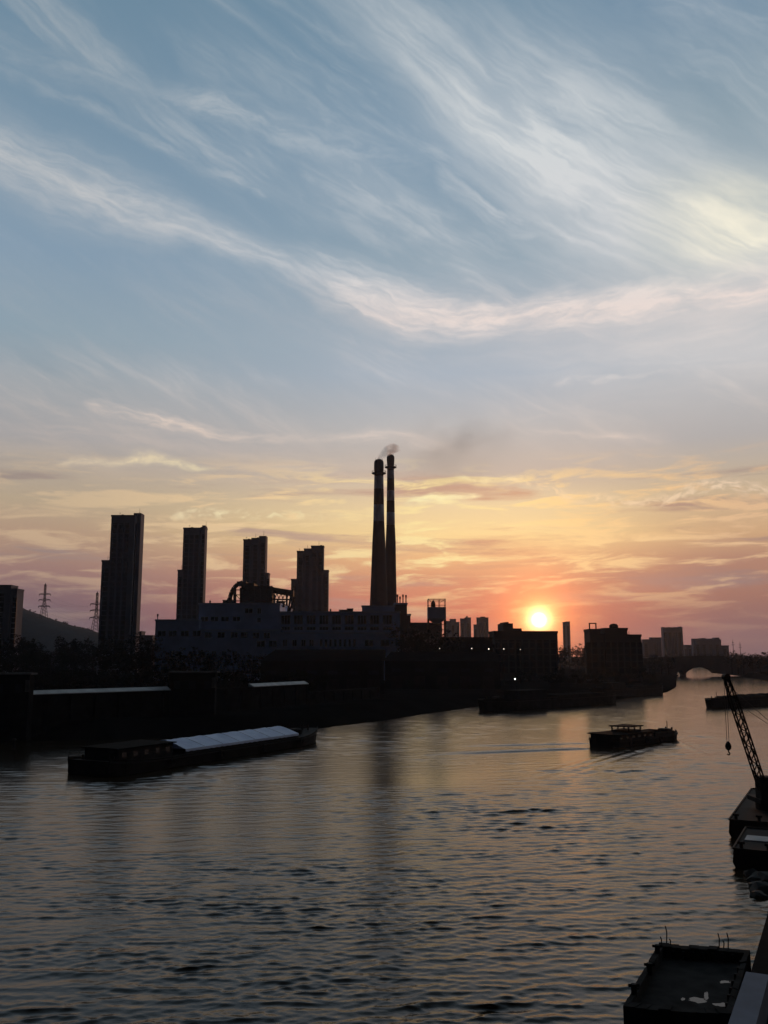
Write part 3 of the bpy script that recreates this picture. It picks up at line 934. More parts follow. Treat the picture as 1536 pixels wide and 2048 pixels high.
wing = hall('low_wing', 311, 398, 1242, PY, 60)
boiler = hall('boiler_hall', 398, 560, 1209, PY + 6, 60)
low = hall('front_annex', 398, 560, 1262, PY, 5.99)
turbine = hall('turbine_hall', 560, 800, 1226, PY + 3, 56)
annex = hall('front_annex', 560, 800, 1268, PY, 2.99)
penth = hall('stair_tower', 724, 789, 1214, PY + 5, 30)
endb = hall('end_block', 789, 814, 1209, PY + 8, 40, 'farm')
ends = hall('end_block', 814, 821, 1231, PY + 9, 40, 'farm')
lowr = hall('low_end_hall', 821, 884, 1245, PY + 12, 40, 'farm', False)
for px in (316, 338, 362, 386): window(wing, px, px + 15, 1262, 1272, PY)
for px in (410, 436, 462, 482): window(low, px, px + 13, 1265, 1275, PY)
for px in (506, 528): window(low, px, px + 12, 1266, 1276, PY)
for px in (372 - 0,): pass
for px in (402, 422, 443, 466): window(boiler, px, px + 14, 1234, 1242, PY + 6)
window(boiler, 490, 505, 1217, 1226, PY + 6); window(boiler, 515, 522, 1217, 1227, PY + 6); window(boiler, 515, 521, 1236, 1244, PY + 6)
for k in range(9):
    px = 563 + 25.4 * k
    window(turbine, px, px + 17, 1231, 1248, PY + 3, 3)
    window(turbine, px, px + 17, 1254, 1260, PY + 3, 3)
for px in (514, 538): window(low, px, px + 15, 1282, 1293, PY)
for px in (566, 585, 603, 619): window(annex, px, px + 8, 1280, 1292, PY)
for k in range(8): window(annex, 640 + 9.5 * k, 644.5 + 9.5 * k, 1279, 1293, PY, 1)
for px in (730, 762): window(annex, px, px + 16, 1280, 1292, PY)
for px in (354, 378, 402, 424, 444, 466): window(wing if px < 398 else low, px, px + 8, 1303, 1314, PY)
# small dome dormer on the stair tower, vents and roof poles
m = MB(); xc = xat(741, 1222, PY + 4)
m.slab([(xc + 2.2 * math.cos(a), zat(1226, PY + 4) + 2.2 * math.sin(a)) for a in [math.pi * k / 12 for k in range(13)]], PY + 4.2, PY + 4.99); m.build('round_gable', M['plant_trim'], ps)
for px, top, base, yy in ((315, 1228, 1242, PY + 2), (420, 1201, 1209, PY + 9), (661, 1218, 1226, PY + 8), (795, 1189, 1209, PY + 12), (800, 1193, 1209, PY + 12), (806, 1189, 1209, PY + 12), (812, 1190, 1209, PY + 12)):
    m = MB(); x = xat(px, base, yy); m.bar((x, yy, zat(base, yy) - .4), (x, yy, zat(top, yy)), .28 if px > 780 else .2, 8)
    m.bar((x, yy, zat(top, yy) - 1.2), (x, yy, zat(top, yy)), .42, 8); m.build('roof_vent', M['steel'], ps)
for px, w, hgt in ((455, 5, 3), (640, 4, 2), (690, 6, 2.4), (700, 3, 3), (560, 4, 2.5)):
    yy = PY + 16; z = zat(1226 if px > 560 else 1209, yy) - 1; x = xat(px, 1215, yy)
    m = MB(); m.box(x - w / 2, x + w / 2, yy, yy + 4, z - .2, z + hgt); m.box(x - w / 2 - .2, x + w / 2 + .2, yy - .2, yy + 4.2, z + hgt + .002, z + hgt + .3); m.build('roof_unit', M['roofing'], ps)

# steel boiler frame and coal conveyor above the roof
BY = 478.0
bf = thing('boiler_frame', 'black steel boiler frame with a curved flue pipe between the third and second towers', 'boiler frame', (at(510, 1210, BY).x, BY, Zp(1209)), 0)
bx = lambda px, py: at(px, py, BY)
m = MB()
for a, b, top, bot in ((484, 508, 1166, 1206), (508, 544, 1172, 1206)):
    m.box(bx(a, top).x, bx(b, top).x, BY, BY + 14, bx(a, bot).z, bx(a, top).z)
m.box(bx(474, 1160).x, bx(492, 1160).x, BY - .5, BY + 8, bx(480, 1171).z, bx(480, 1163).z)
m.build('casing', M['steel'], bf)
m = MB()
for k in range(7):
    px = 472 + 12 * k
    m.bar(bx(px, 1172) + Vector((0, -.8, 0)), bx(px, 1212) + Vector((0, -.8, 0)), .35)
for py in (1180, 1190, 1202): m.bar(bx(470, py) + Vector((0, -.8, 0)), bx(546, py) + Vector((0, -.8, 0)), .25)
for k in range(6): m.bar(bx(472 + 12 * k, 1190) + Vector((0, -.8, 0)), bx(484 + 12 * k, 1202) + Vector((0, -.8, 0)), .2)
m.build('steel_frame', M['steel'], bf)
m = MB()
m.path([bx(*p) + Vector((0, 2, 0)) for p in ((458, 1206), (459, 1194), (462, 1184), (467, 1175), (474, 1168), (484, 1164))], 1.15, 10)
m.lathe(bx(458, 1200).x, BY + 2, [(1.7, bx(458, 1212).z), (1.7, bx(458, 1200).z), (1.0, bx(458, 1195).z)], 12)
m.build('flue_pipe', M['steel'], bf, True)
for px in (466, 479):
    m = MB(); m.bar(bx(px, 1174) + Vector((0, 4, 0)), bx(px, 1210) + Vector((0, 4, 0)), .55, 8); m.build('support_post', M['steel'], bf)

cv = thing('coal_conveyor', 'black covered conveyor bridge on lattice legs between the third and fourth towers', 'conveyor', (at(562, 1210, BY).x, BY, Zp(1226)), 0)
m = MB()
a, b = bx(543, 1176), bx(586, 1183)
m.slab([(a.x, a.z - 2.4), (b.x, b.z - 2.4), (b.x, b.z + .7), (a.x, a.z + .7)], BY + 2, BY + 6); m.build('gallery', M['steel'], cv)
m = MB()
P = lambda px, py: bx(px, py) + Vector((0, 2, 0))
for x0 in range(545, 584, 8):
    m.bar(P(x0, 1186), P(x0 + 4, 1197), .24); m.bar(P(x0 + 4, 1197), P(x0 + 8, 1186), .24)
m.bar(P(543, 1198), P(588, 1199), .4)
m.build('truss', M['steel'], cv)
for (p, q) in (((572, 1186), (572, 1226)), ((581, 1186), (574, 1226)), ((553, 1198), (562, 1226)), ((586, 1199), (576, 1226)), ((547, 1188), (547, 1226))):
    m = MB(); m.bar(P(*p), P(*q), .34); m.bar(P(*p) + Vector((0, 4, 0)), P(*q) + Vector((0, 4, 0)), .34)
    m.build('leg', M['steel'], cv)
m = MB()
for (p, q) in (((563, 1200), (572, 1212)), ((572, 1200), (563, 1214)), ((572, 1208), (580, 1218)), ((553, 1206), (562, 1216))): m.bar(P(*p), P(*q), .2)
m.build('brace', M['steel'], cv)

# ------------------------------------------------------------------ hopper tower
HY = 430.0
hx = lambda px, py, o=0.0: at(px, py, HY) + Vector((0, o, 0))
hp = thing('hopper_tower', 'square hopper bin on legs with an open frame on top, right of the chimneys', 'hopper', (hx(874, 1250).x, HY, GZ), 0)
x0, x1 = hx(856, 1225).x, hx(892, 1225).x
zt, zb = zat(1214, HY), zat(1237, HY)
m = MB(); m.box(x0, x1, HY, HY + 8, zb, zt)
m.add([(x0, HY, zb - .002), (x1, HY, zb - .002), (x1, HY + 8, zb - .002), (x0, HY + 8, zb - .002), (x0 + 3, HY + 3, zb - 2.2), (x1 - 3, HY + 3, zb - 2.2), (x1 - 3, HY + 5, zb - 2.2), (x0 + 3, HY + 5, zb - 2.2)],
      [(0, 1, 5, 4), (1, 2, 6, 5), (2, 3, 7, 6), (3, 0, 4, 7), (4, 5, 6, 7), (0, 3, 2, 1)])
m.build('bin', M['plant'], hp)
for x in (x0 + .3, x1 - .3):
    for y in (HY + .4, HY + 7.6):
        m = MB(); m.bar((x, y, GZ - .4), (x, y, zb + .3), .32, 8); m.build('leg', M['steel'], hp)
m = MB(); zf = zat(1198, HY)
for i in range(4):
    x = x0 + .2 + (x1 - x0 - .4) * i / 3
    m.bar((x, HY + .3, zt), (x, HY + .3, zf), .13); m.bar((x, HY + 7.7, zt), (x, HY + 7.7, zf), .13)
for z in (zf, zf - .9, zt + .9):
    for y in (HY + .3, HY + 7.7): m.bar((x0, y, z), (x1, y, z), .13 if z == zf else .07)
    for x in (x0 + .2, x1 - .2): m.bar((x, HY + .3, z), (x, HY + 7.7, z), .1)
m.bar((x0 + .2, HY + .3, zf), (x0 + 3, HY + .3, zt + 1), .1); m.bar((x1 - .2, HY + .3, zf), (x1 - 2.6, HY + .3, zf - 1.6), .1)
m.build('top_frame', M['steel'], hp)
m = MB(); xm = hx(867, 1205).x
m.lathe(xm, HY + 3, [(1.1, zt + .003), (1.1, zt + 1.9), (.6, zt + 2.9), (.25, zt + 3.2)], 12); m.build('hoist_housing', M['steel'], hp)
m = MB()
m.bar((x0 + .3, HY + .4, zb - .4), (x1 - .3, HY + .4, zb - 6), .12); m.bar((x1 - .3, HY + .4, zb - .4), (x0 + .3, HY + .4, zb - 6), .12)
m.bar((x0 + .3, HY + .4, zb - 2.8), (x1 - .3, HY + .4, zb - 2.8), .14); m.build('brace', M['steel'], hp)


# ------------------------------------------------------------------ sheds on the bank
def shed(px0, px1, ridge, eave, Y, depth, label, doors):
    p0, p1 = at(px0, eave, Y), at(px1, eave, Y)
    t = thing('warehouse_shed', label, 'shed', ((p0.x + p1.x) / 2, Y, GZ), 0)
    ze, zr = p0.z, zat(ridge, Y + depth / 2)
    m = MB(); m.box(p0.x, p1.x, Y, Y + depth, GZ - .5, ze); m.build('wall', M['shed'], t)
    m = MB()
    m.slab([(0, 0)] * 0 or [(p0.x - .6, ze), (p1.x + .6, ze)], Y, Y) if False else None
    a, b = p0.x - .6, p1.x + .6
    y0, y1, ym = Y - .8, Y + depth + .8, Y + depth / 2
    vs = [(a, y0, ze + .002), (b, y0, ze + .002), (b, y1, ze + .002), (a, y1, ze + .002), (a + 3, ym, zr), (b - .1, ym, zr)]
    m.add(vs, [(0, 1, 5, 4), (2, 3, 4, 5), (1, 2, 5), (3, 0, 4), (3, 2, 1, 0)]); m.build('roof', M['shed_roof'], t)
    for k in range(doors):
        x = p0.x + (p1.x - p0.x) * (k + .5) / doors
        m = MB(); m.box(x - 2, x + 2, Y - .12, Y - .003, GZ, GZ + 4.5); m.build('door', M['steel'], t)
        m = MB(); m.box(x - 1.6, x + 1.6, Y - .08, Y - .003, GZ + 6, GZ + 7.2); m.build('window', M['glass'], t)
    return t


shed(522, 768, 1299, 1322, 285, 34, 'long black warehouse shed with a pitched roof before the power station', 6)
shed(770, 1000, 1303, 1322, 330, 34, 'second black shed, right of the first, under the row of small lamps', 5)
fl = thing('flat_store', 'low black flat topped store below the distant grey towers', 'store building', (at(945, 1300, 400).x, 400, GZ), 0)
m = MB(); a, b = at(884, 1277, 400), at(985, 1279, 400); m.box(a.x, b.x, 400, 425, GZ - .5, a.z); m.build('wall', M['shed'], fl)
m = MB(); m.box(a.x - .4, b.x + .4, 399.6, 400.2, a.z + .002, a.z + .6); m.build('parapet', M['shed'], fl)
for k in range(7):
    x = a.x + 2 + k * 3.2
    m = MB(); m.box(x, x + 1.8, 399.9, 399.99, a.z - 4, a.z - 2.4); m.build('window', M['glass'], fl)

# small lamps above the shed roof and one floodlight on the bank
lamps = [(879, 1297), (943, 1297), (977, 1298), (1007, 1298), (1040, 1299)]
desc = ['faintest small lamp, under the hopper tower', 'small white lamp under the gap between the grey towers', 'brightest of the small lamps in the row over the black shed',
        'small lamp at the left end of the flat roofed block', 'dim small lamp on the front of the flat roofed block']
for (px, py), d in zip(lamps, desc):
    yy = 368.0
    p = at(px, py, yy)
    t = thing('street_lamp', d, 'lamp', (p.x, yy, GZ), 0, 'street lamps behind the black shed')
    m = MB(); m.bar((p.x, yy, GZ - .3), (p.x, yy, p.z + .4), .1, 8, .06); m.bar((p.x, yy, p.z + .4), (p.x, yy - .9, p.z + .45), .06); m.build('pole', M['steel'], t)
    m = MB(); r = .20 if px in (943, 1007) else (.27 if px == 977 else .14)
    m.lathe(p.x, yy - .9, [(r * .3, p.z - r), (r, p.z - r * .4), (r, p.z + r * .4), (r * .3, p.z + r)], 10); m.build('lamp_head', M['lamp'], t)
p = at(1030, 1358, 300)
t = thing('floodlight', 'single bright white floodlight on a pole on the dark bank above the moored barges', 'floodlight', (p.x, 300, GZ - 1), 0)
m = MB(); m.bar((p.x, 300, 0), (p.x, 300, p.z - .3), .1, 8); m.build('pole', M['steel'], t)
m = MB(); m.lathe(p.x, 300, [(.1, p.z - .21), (.21, p.z - .09), (.21, p.z + .09), (.1, p.z + .21)], 12); m.build('lamp_head', M['lampbig'], t)


# ------------------------------------------------------------------ riverside wall with two gatehouses
WZ = zat(1390, 165)
wl = [Vector((-150, 158)), Vector((-64, 165.5)), Vector((xat(340, 1380, 187), 187)), Vector((xat(432, 1378, 196), 196)), Vector((xat(505, 1374, 206), 206)), Vector((xat(615, 1368, 227), 227))]
wt_ = thing('river_wall', 'black riverside wall with a pale coping between two square gatehouses', 'wall', (-30, 180, GZ), 0)


def wallrun(p, q, top, coped, extra=0.0):
    d = (q - p).normalized(); nrm_ = Vector((-d.y, d.x))
    m = MB()
    a, b = p, q
    m.prism([(a.x, a.y), (b.x, b.y), (b.x + nrm_.x * .8, b.y + nrm_.y * .8), (a.x + nrm_.x * .8, a.y + nrm_.y * .8)], -.5, top)
    L = (q - p).length; k = 3.0
    while k < L:                                                        # buttress ribs
        c = p + d * k - nrm_ * .25
        m.prism([(c.x, c.y), (c.x + d.x * .5, c.y + d.y * .5), (c.x + d.x * .5 + nrm_.x * .24, c.y + d.y * .5 + nrm_.y * .24), (c.x + nrm_.x * .24, c.y + nrm_.y * .24)], 0, top - .5)
        k += 5
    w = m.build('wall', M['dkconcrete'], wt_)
    if coped:
        m = MB(); vs = []                                               # sloping cap stones
        for e in (p, q):
            for off, z in ((-.35, top + .002), (-.35, top + .12), (.95, top + .72), (1.2, top + .72), (1.2, top + .002)):
                c = e + nrm_ * off; vs.append((c.x, c.y, z))
        m.add(vs, [(0, 1, 2, 3, 4), (9, 8, 7, 6, 5)] + [(k, 5 + k, 5 + (k + 1) % 5, (k + 1) % 5) for k in range(5)])
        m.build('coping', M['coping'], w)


wallrun(wl[1], wl[2], WZ, True)
wallrun(wl[3], wl[4], WZ, False)
wallrun(wl[4], wl[5], WZ, True)
wallrun(wl[5], Vector((xat(760, 1368, 262), 262)), WZ - 2, False)


def gatehouse(px0, px1, top, Y, depth, label):
    a, b = at(px0, top, Y), at(px1, top, Y)
    t = thing('gatehouse', label, 'gatehouse', ((a.x + b.x) / 2, Y, 0), 0)
    z = a.z - .5
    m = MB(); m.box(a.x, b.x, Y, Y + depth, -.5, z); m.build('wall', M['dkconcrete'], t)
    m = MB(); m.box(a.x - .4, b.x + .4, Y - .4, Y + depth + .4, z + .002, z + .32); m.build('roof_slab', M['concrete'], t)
    for k in range(3):
        x = a.x + (b.x - a.x) * (k + .5) / 3
        m = MB(); m.box(x - .7, x + .7, Y - .06, Y - .003, z - 3.2, z - 1.6); m.build('window', M['glass'], t)
    m = MB(); m.box(b.x - .7, b.x + .05, Y - .07, Y - .004, z - 3.0, z - .9); m.build('lit_flank_strip', M['concrete'], t)  # paler strip painted on the front for the lit side face
    return t


gatehouse(-60, 60, 1344, 163, 2.2, 'square gatehouse with a pale roof edge, cut by the left edge')
gatehouse(340, 431, 1341, 187, 2.2, 'square gatehouse with a pale roof edge in the middle of the river wall')

# mooring post in the water
p = gp(27, 1500)
t = thing('mooring_post', 'dark mooring post standing in the water left of the tarpaulin barge', 'post', (p.x, p.y, 0), 0)
m = MB(); m.bar((p.x, p.y, -1), (p.x, p.y, 1.5), .3, 10, .26); m.build('post', M['dkconcrete'], t)
m = MB(); m.lathe(p.x, p.y, [(.36, 1.502), (.38, 1.7), (.2, 1.85)], 12); m.build('cap', M['steel'], t)


# ------------------------------------------------------------------ barges
def barge(name, stern, bow, beam, free, label, house=None, wheel=None, tarp=None, load=None, sheer=.5, mat='hull', group=None, rails=True, tarp_rise=1.1):
    """stern, bow: points on the centre line; the hull is lofted from sections"""
    s, b = Vector(stern[:2]), Vector(bow[:2])
    L = (b - s).length; d = (b - s) / L
    rz = math.atan2(d.y, d.x)
    t = thing(name, label, 'barge', (s.x, s.y, 0), rz, group)
    F = frame(t)
    m = MB(F)
    secs = []
    N = 22
    for i in range(N + 1):
        u = i / N
        w = 1.0
        if u < .06: w = .82 + .18 * (u / .06) ** .6
        if u > .80: w = max(.10, math.cos((u - .80) / .20 * 1.42) ** .75)
        top = free + sheer * max(0, (u - .78) / .22) ** 1.6 + sheer * .6 * max(0, (.16 - u) / .16) ** 1.5
        rake = .9 * max(0, (u - .9) / .1)
        secs.append((u * L, w * beam / 2, top, rake))
    vs = []
    for x, w, top, rake in secs:
        vs += [(x - rake, w * .72, -.8), (x - rake * .5, w * .97, .1), (x, w, top * .75), (x, w * 1.02, top), (x, w * .96, top), (x, w * .96, top - .35)]
        vs += [(x, -w * .96, top - .35), (x, -w * .96, top), (x, -w * 1.02, top), (x, -w, top * .75), (x - rake * .5, -w * .97, .1), (x - rake, -w * .72, -.8)]
    fs = []
    K = 12
    for i in range(N):
        for k in range(K - 1): fs.append((i * K + k, (i + 1) * K + k, (i + 1) * K + k + 1, i * K + k + 1))
        fs.append((i * K + K - 1, (i + 1) * K + K - 1, (i + 1) * K, i * K))
    fs += [tuple(range(K)), tuple(range(N * K, N * K + K))]
    m.add(vs, fs); hull = m.build('hull', M[mat], t)
    for sgn in (1, -1):
        m = MB(F); m.path([(x, sgn * (w * 1.01 + .04), top * .8) for x, w, top, r in secs], .09, 6)
        m.build('rubbing_strake', M['steel'], hull)
    dk = free - .35
    if house:
        u0, u1, hh, wr = house
        m = MB(F); w = beam / 2 * wr
        m.box(u0 * L, u1 * L, -w, w, dk - .1, dk + hh); h = m.build('deckhouse', M['cabin'], t)
        m = MB(F); m.box(u0 * L - .4, u1 * L + .4, -w - .35, w + .35, dk + hh + .002, dk + hh + .14); m.build('roof', M['deck'], h)
        nn = max(3, int((u1 - u0) * L / 1.9))
        for k in range(nn):
            x = u0 * L + (u1 - u0) * L * (k + .5) / nn
            m = MB(F)
            m.box(x - .4, x + .4, -w - .035, -w - .003, dk + hh * .45, dk + hh * .78)
            m.build('window', M['glass'], h)
    if wheel:
        u0, u1, z0, z1, wr = wheel
        m = MB(F); w = beam / 2 * wr; a, bb = u0 * L, u1 * L
        zm = z0 + (z1 - z0) * .45
        m.box(a, bb, -w, w, z0, zm)
        for x in (a + .1, (a + bb) / 2, bb - .1):
            for y in (-w + .1, w - .1): m.box(x - .1, x + .1, y - .1, y + .1, zm + .001, z1)
        wh = m.build('wheelhouse', M['cabin'], t)
        m = MB(F); m.box(a - .3, bb + .3, -w - .3, w + .3, z1 + .002, z1 + .16); m.build('roof', M['deck'], wh)
    if load or tarp:
        u0, u1 = (load or tarp)[:2]
        m = MB(F); w = beam / 2 * .86
        m.box(u0 * L, u1 * L, -w - .12, -w, dk - .1, free + .55); m.box(u0 * L, u1 * L, w, w + .12, dk - .1, free + .55)
        m.box(u0 * L - .12, u0 * L - .001, -w - .12, w + .12, dk - .1, free + .55); m.box(u1 * L + .001, u1 * L + .12, -w - .12, w + .12, dk - .1, free + .55)
        m.build('hatch_coaming', M['hull'] if not tarp else M['cabin'], t)
        nx, ny = 46, 13
        vs, fs = [], []
        rr = random.Random(9)
        for i in range(nx + 1):
            for j in range(ny + 1):
                q = j / ny * 2 - 1
                x = (u0 + (u1 - u0) * i / nx) * L
                if tarp:
                    rib = .09 * abs(math.sin(i / nx * math.pi * 7)) ** .7
                    z = free + .62 + tarp_rise * (1 - abs(q) ** 1.25) - rib * (1 - abs(q)) + rr.uniform(-.02, .02)
                    y = q * (w + .22)
                else:
                    z = free + .05 + load[2] * (1 - abs(q) ** 2) * (.75 + .25 * math.sin(i * .9)) * min(1, i / 4, (nx - i) / 4) + rr.uniform(-.06, .06); y = q * w
                vs.append((x, y, z))
        for i in range(nx):
            for j in range(ny): fs.append((i * (ny + 1) + j, (i + 1) * (ny + 1) + j, (i + 1) * (ny + 1) + j + 1, i * (ny + 1) + j + 1))
        if tarp:                                                        # hem hanging over the coaming, and the gable end
            o = len(vs)
            for i in range(nx + 1):
                x = (u0 + (u1 - u0) * i / nx) * L
                vs.append((x, -w - .24, free + .62 - .30 - .08 * math.sin(i * 1.7) ** 2)); fs
            for i in range(nx): fs.append((i * (ny + 1), o + i, o + i + 1, (i + 1) * (ny + 1)))
            fs.append(tuple(j for j in range(ny + 1))); fs.append(tuple(nx * (ny + 1) + j for j in range(ny + 1)))
        m = MB(F); m.add(vs, fs); m.build('tarpaulin' if tarp else 'cargo', M['tarp'] if tarp else M['coal'], t, bool(load))
    if tarp:
        for k in range(1, 7):
            x = (u0 + (u1 - u0) * k / 7) * L; m = MB(F); pl = []
            for j in range(-8, 9):
                q = j / 8; pl.append((x + .12 * math.sin(k * 5 + q * 2), q * (w + .24), free + .66 + tarp_rise * (1 - abs(q) ** 1.25)))
            m.path(pl, .016, 5); m.build('lashing_rope', M['rope'], t)
    m = MB(F)                                                    # bow winch, bitts and mast
    xb = L * .9; zb = free + sheer * .25 - .3
    m.box(xb - .8, xb + .5, -.8, .8, zb - .3, zb + .9); m.bar((xb - .2, -1.2, zb + .5), (xb - .2, 1.2, zb + .5), .4, 12); m.build('windlass', M['steel'], t)
    for x, y in ((L * .955, .6), (L * .955, -.6), (L * .03, beam * .3), (L * .03, -beam * .3)):
        m = MB(F); zz = free + (sheer if x > L / 2 else sheer * .3) - .4
        m.bar((x, y, zz - .2), (x, y, zz + .85), .15, 8); m.build('bollard', M['steel'], t)
    m = MB(F); m.bar((L * .93, 0, free), (L * .93, 0, free + 2.0), .07); m.build('jackstaff', M['steel'], t)
    if rails:
        ed = [(x, w * .98, top) for x, w, top, r in secs if x < L * .22]
        for sgn in (1, -1):
            m = MB(F)
            pp = [(x, sgn * w, top + .9) for x, w, top in ed]
            if len(pp) > 1: m.path(pp, .035, 5)
            for x, w, top in ed: m.bar((x, sgn * w, top - .05), (x, sgn * w, top + .9), .035, 5)
            m.build('railing', M['steel'], t)
    for k in range(4):                                           # tyre fenders along the side towards the camera
        x = L * (.2 + .2 * k)
        m = MB(F)
        for q in range(10):
            a0, a1 = q * .6283, (q + 1) * .6283
            m.bar((x + .42 * math.cos(a0), -beam / 2 * 1.02 - .12, free * .55 + .42 * math.sin(a0)), (x + .42 * math.cos(a1), -beam / 2 * 1.02 - .12, free * .55 + .42 * math.sin(a1)), .13, 6)
        m.build('tyre_fender', M['steel'], t)
    return t


def line(px0, py0, px1, py1, off):
    """centre line of a hull whose near waterline runs between two pixels"""
    a, b = gp(px0, py0), gp(px1, py1)
    d = (b - a).normalized(); n_ = Vector((-d.y, d.x, 0))
    if n_.y < 0: n_ = -n_
    return a + n_ * off, b + n_ * off


a, b = line(228, 1555, 667, 1483, 4.4)
barge('cargo_barge', a, b, 8.8, 1.55, 'long loaded barge with its cargo under a blue grey tarpaulin, nearest the river wall', house=(.04, .235, 1.9, .66), wheel=None,
      tarp=(.262, .80), sheer=1.0)
a, b = line(1234, 1497, 1374, 1478, 2.9)
barge('empty_barge', a, b, 5.6, 1.15, 'small dark barge under way in mid river with a see-through wheelhouse', house=(.04, .52, 1.15, .93), wheel=(.25, .42, 1.96, 2.95, .6), load=(.56, .84, .3), sheer=.45)
a, b = line(985, 1424, 1237, 1407, 4)
barge('moored_barge', b, a, 8, 3.0, 'high sided dark barge moored along the far bank with its blunt end to the right', house=(.58, .78, 2.4, .7), load=(.06, .5, .6), sheer=.35)
a, b = line(1205, 1398, 1330, 1389, 4)
barge('moored_barge', b, a, 8, 3.2, 'dark barge moored on the far bank nearest the arch bridge', house=(.6, .8, 2.2, .7), load=(.06, .5, .6), sheer=.35)
a, b = line(1442, 1417, 1660, 1403, 4)
barge('laden_barge', b, a, 8, 2.4, 'dark laden barge lying beyond the crane jib at the right edge', house=(.08, .2, 2.0, .7), load=(.25, .84, 1.0), sheer=.3)

# ------------------------------------------------------------------ arch bridge
QY = 650.0
br = thing('arch_bridge', 'dark concrete arch bridge across the far end of the river', 'bridge', (at(1400, 1340, QY).x, QY, 0), 0)
q = lambda px, py: ((at(px, py, QY).x), at(px, py, QY).z)
top = [q(1270, 1317), q(1330, 1313), q(1400, 1311), q(1440, 1312), q(1500, 1316), q(1560, 1320)]
bot = [(q(1560, 1330)[0], -1)]
bot += [(q(1434, 0)[0], -1)]
x0, x1 = at(1372, 1340, QY).x, at(1433, 1340, QY).x
zc = zat(1334, QY)
bot += [(x1 + (x0 - x1) * k / 16, 2.2 + (zc - 2.2) * math.sin(math.pi * k / 16) ** .7) for k in range(17)]
bot += [(x0 - .001, -1), (x0 - 1.2, -1)]
x2 = at(1353, 1340, QY).x
zs = zat(1341, QY)
bot += [(x0 - 1.3 + (x2 - x0 + 1.3) * k / 10, 1.2 + (zs - 1.2) * math.sin(math.pi * k / 10) ** .7) for k in range(11)]
bot += [(x2 - .001, -1), (q(1270, 1330)[0], -1)]
m = MB(); m.slab(top + bot, QY, QY + 10); o = m.build('arch_span', M['bridge'], br)
bm = bmesh.new(); bm.from_mesh(o.data); bmesh.ops.triangulate(bm, faces=bm.faces); bm.to_mesh(o.data); bm.free()
for yy in (QY + .2, QY + 9.6):
    m = MB()
    for (xa, za), (xb, zb) in zip(top, top[1:]):
        m.bar((xa, yy, za + 1.1), (xb, yy, zb + 1.1), .12)
        for k in range(7):
            f = k / 7; m.bar((xa + (xb - xa) * f, yy, za + (zb - za) * f - .1), (xa + (xb - xa) * f, yy, za + (zb - za) * f + 1.1), .12, 5)
    m.build('parapet', M['bridge'], br)
m = MB(); m.slab([(x, z + .02) for x, z in top] + [(x, z - .6) for x, z in top[::-1]], QY - .5, QY - .003); m.build('string_course', M['bridge'], br)

# ------------------------------------------------------------------ pylons and mast
def pylon(px, top, base, Y, label):
    c = at(px, base, Y); H = zat(top, Y) - c.z
    t = thing('power_pylon', label, 'pylon', c, 0, None)
    P0 = c
    m = MB(); w0, w1 = H * .095, H * .022
    wz = lambda f: w0 + (w1 - w0) * min(f / .55, 1)
    ls = [i / 11 for i in range(12)]
    for sx in (-1, 1):
        for sy in (-1, 1):
            m.path([P0 + Vector((sx * wz(f), sy * wz(f), H * f - (1 if f == 0 else 0))) for f in ls], H * .0065, 5)
    for f, g in zip(ls, ls[1:]):
        for s in (-1, 1):
            m.bar(P0 + Vector((-wz(f), s * wz(f), H * f)), P0 + Vector((wz(g), s * wz(g), H * g)), H * .0042, 4)
            m.bar(P0 + Vector((wz(f), s * wz(f), H * f)), P0 + Vector((-wz(g), s * wz(g), H * g)), H * .0042, 4)
    m.bar(P0 + Vector((0, 0, H * .97)), P0 + Vector((0, 0, H * 1.04)), H * .012, 5)
    m.build('lattice_mast', M['steel'], t)
    for f in (.34, .53, .70):
        m = MB(); s = H * .17
        for sg in (-1, 1):
            m.bar(P0 + Vector((0, 0, H * f)), P0 + Vector((sg * s, 0, H * f + .3)), H * .012, 5, H * .007)
            m.bar(P0 + Vector((0, 0, H * (f + .045))), P0 + Vector((sg * s, 0, H * f + .5)), H * .008, 5)
            m.bar(P0 + Vector((sg * s, 0, H * f + .3)), P0 + Vector((sg * s, 0, H * f - H * .035)), H * .008, 5)
        m.build('crossarm', M['steel'], t)
    return [P0 + Vector((sg * H * .17, 0, H * f - H * .035)) for f in (.34, .53, .70) for sg in (-1, 1)]


e1 = pylon(87, 1169, 1236, 930, 'lattice power pylon standing clear on the hill slope')
e2 = pylon(191, 1186, 1262, 960, 'lattice power pylon half hidden by the edge of the tallest tower')
for i, (p0, p1) in enumerate(zip(e1, e2)):
    m = MB(); m.path([p0.lerp(p1, k / 10) + Vector((0, 0, -5 * (1 - (k / 5 - 1) ** 2))) for k in range(11)], .045, 4)
    o = m.build('power_cable', M['rope'])
    tag(o, 'thin power cable slung between the two hillside pylons', 'cable', 'power cables between the pylons')
for px, top, d in ((1467, 1279, 'taller faint mast on the skyline above the right bridge end'), (1481, 1284, 'shorter faint mast on the skyline above the right bridge end')):
    c = at(px, 1306, 1200); t = thing('radio_mast', d, 'mast', (c.x, 1200, GZ), 0)
    m = MB(); zt_ = zat(top, 1200); m.bar((c.x, 1200, GZ), (c.x, 1200, zt_), .5, 6, .2); m.build('pole', M['steel'], t)
    m = MB(); m.bar((c.x - 2.0, 1200, zt_ - 7), (c.x + 2.0, 1200, zt_ - 7), .25); m.bar((c.x - 1.4, 1200, zt_ - 4), (c.x + 1.4, 1200, zt_ - 4), .25); m.build('crossarm', M['steel'], t)

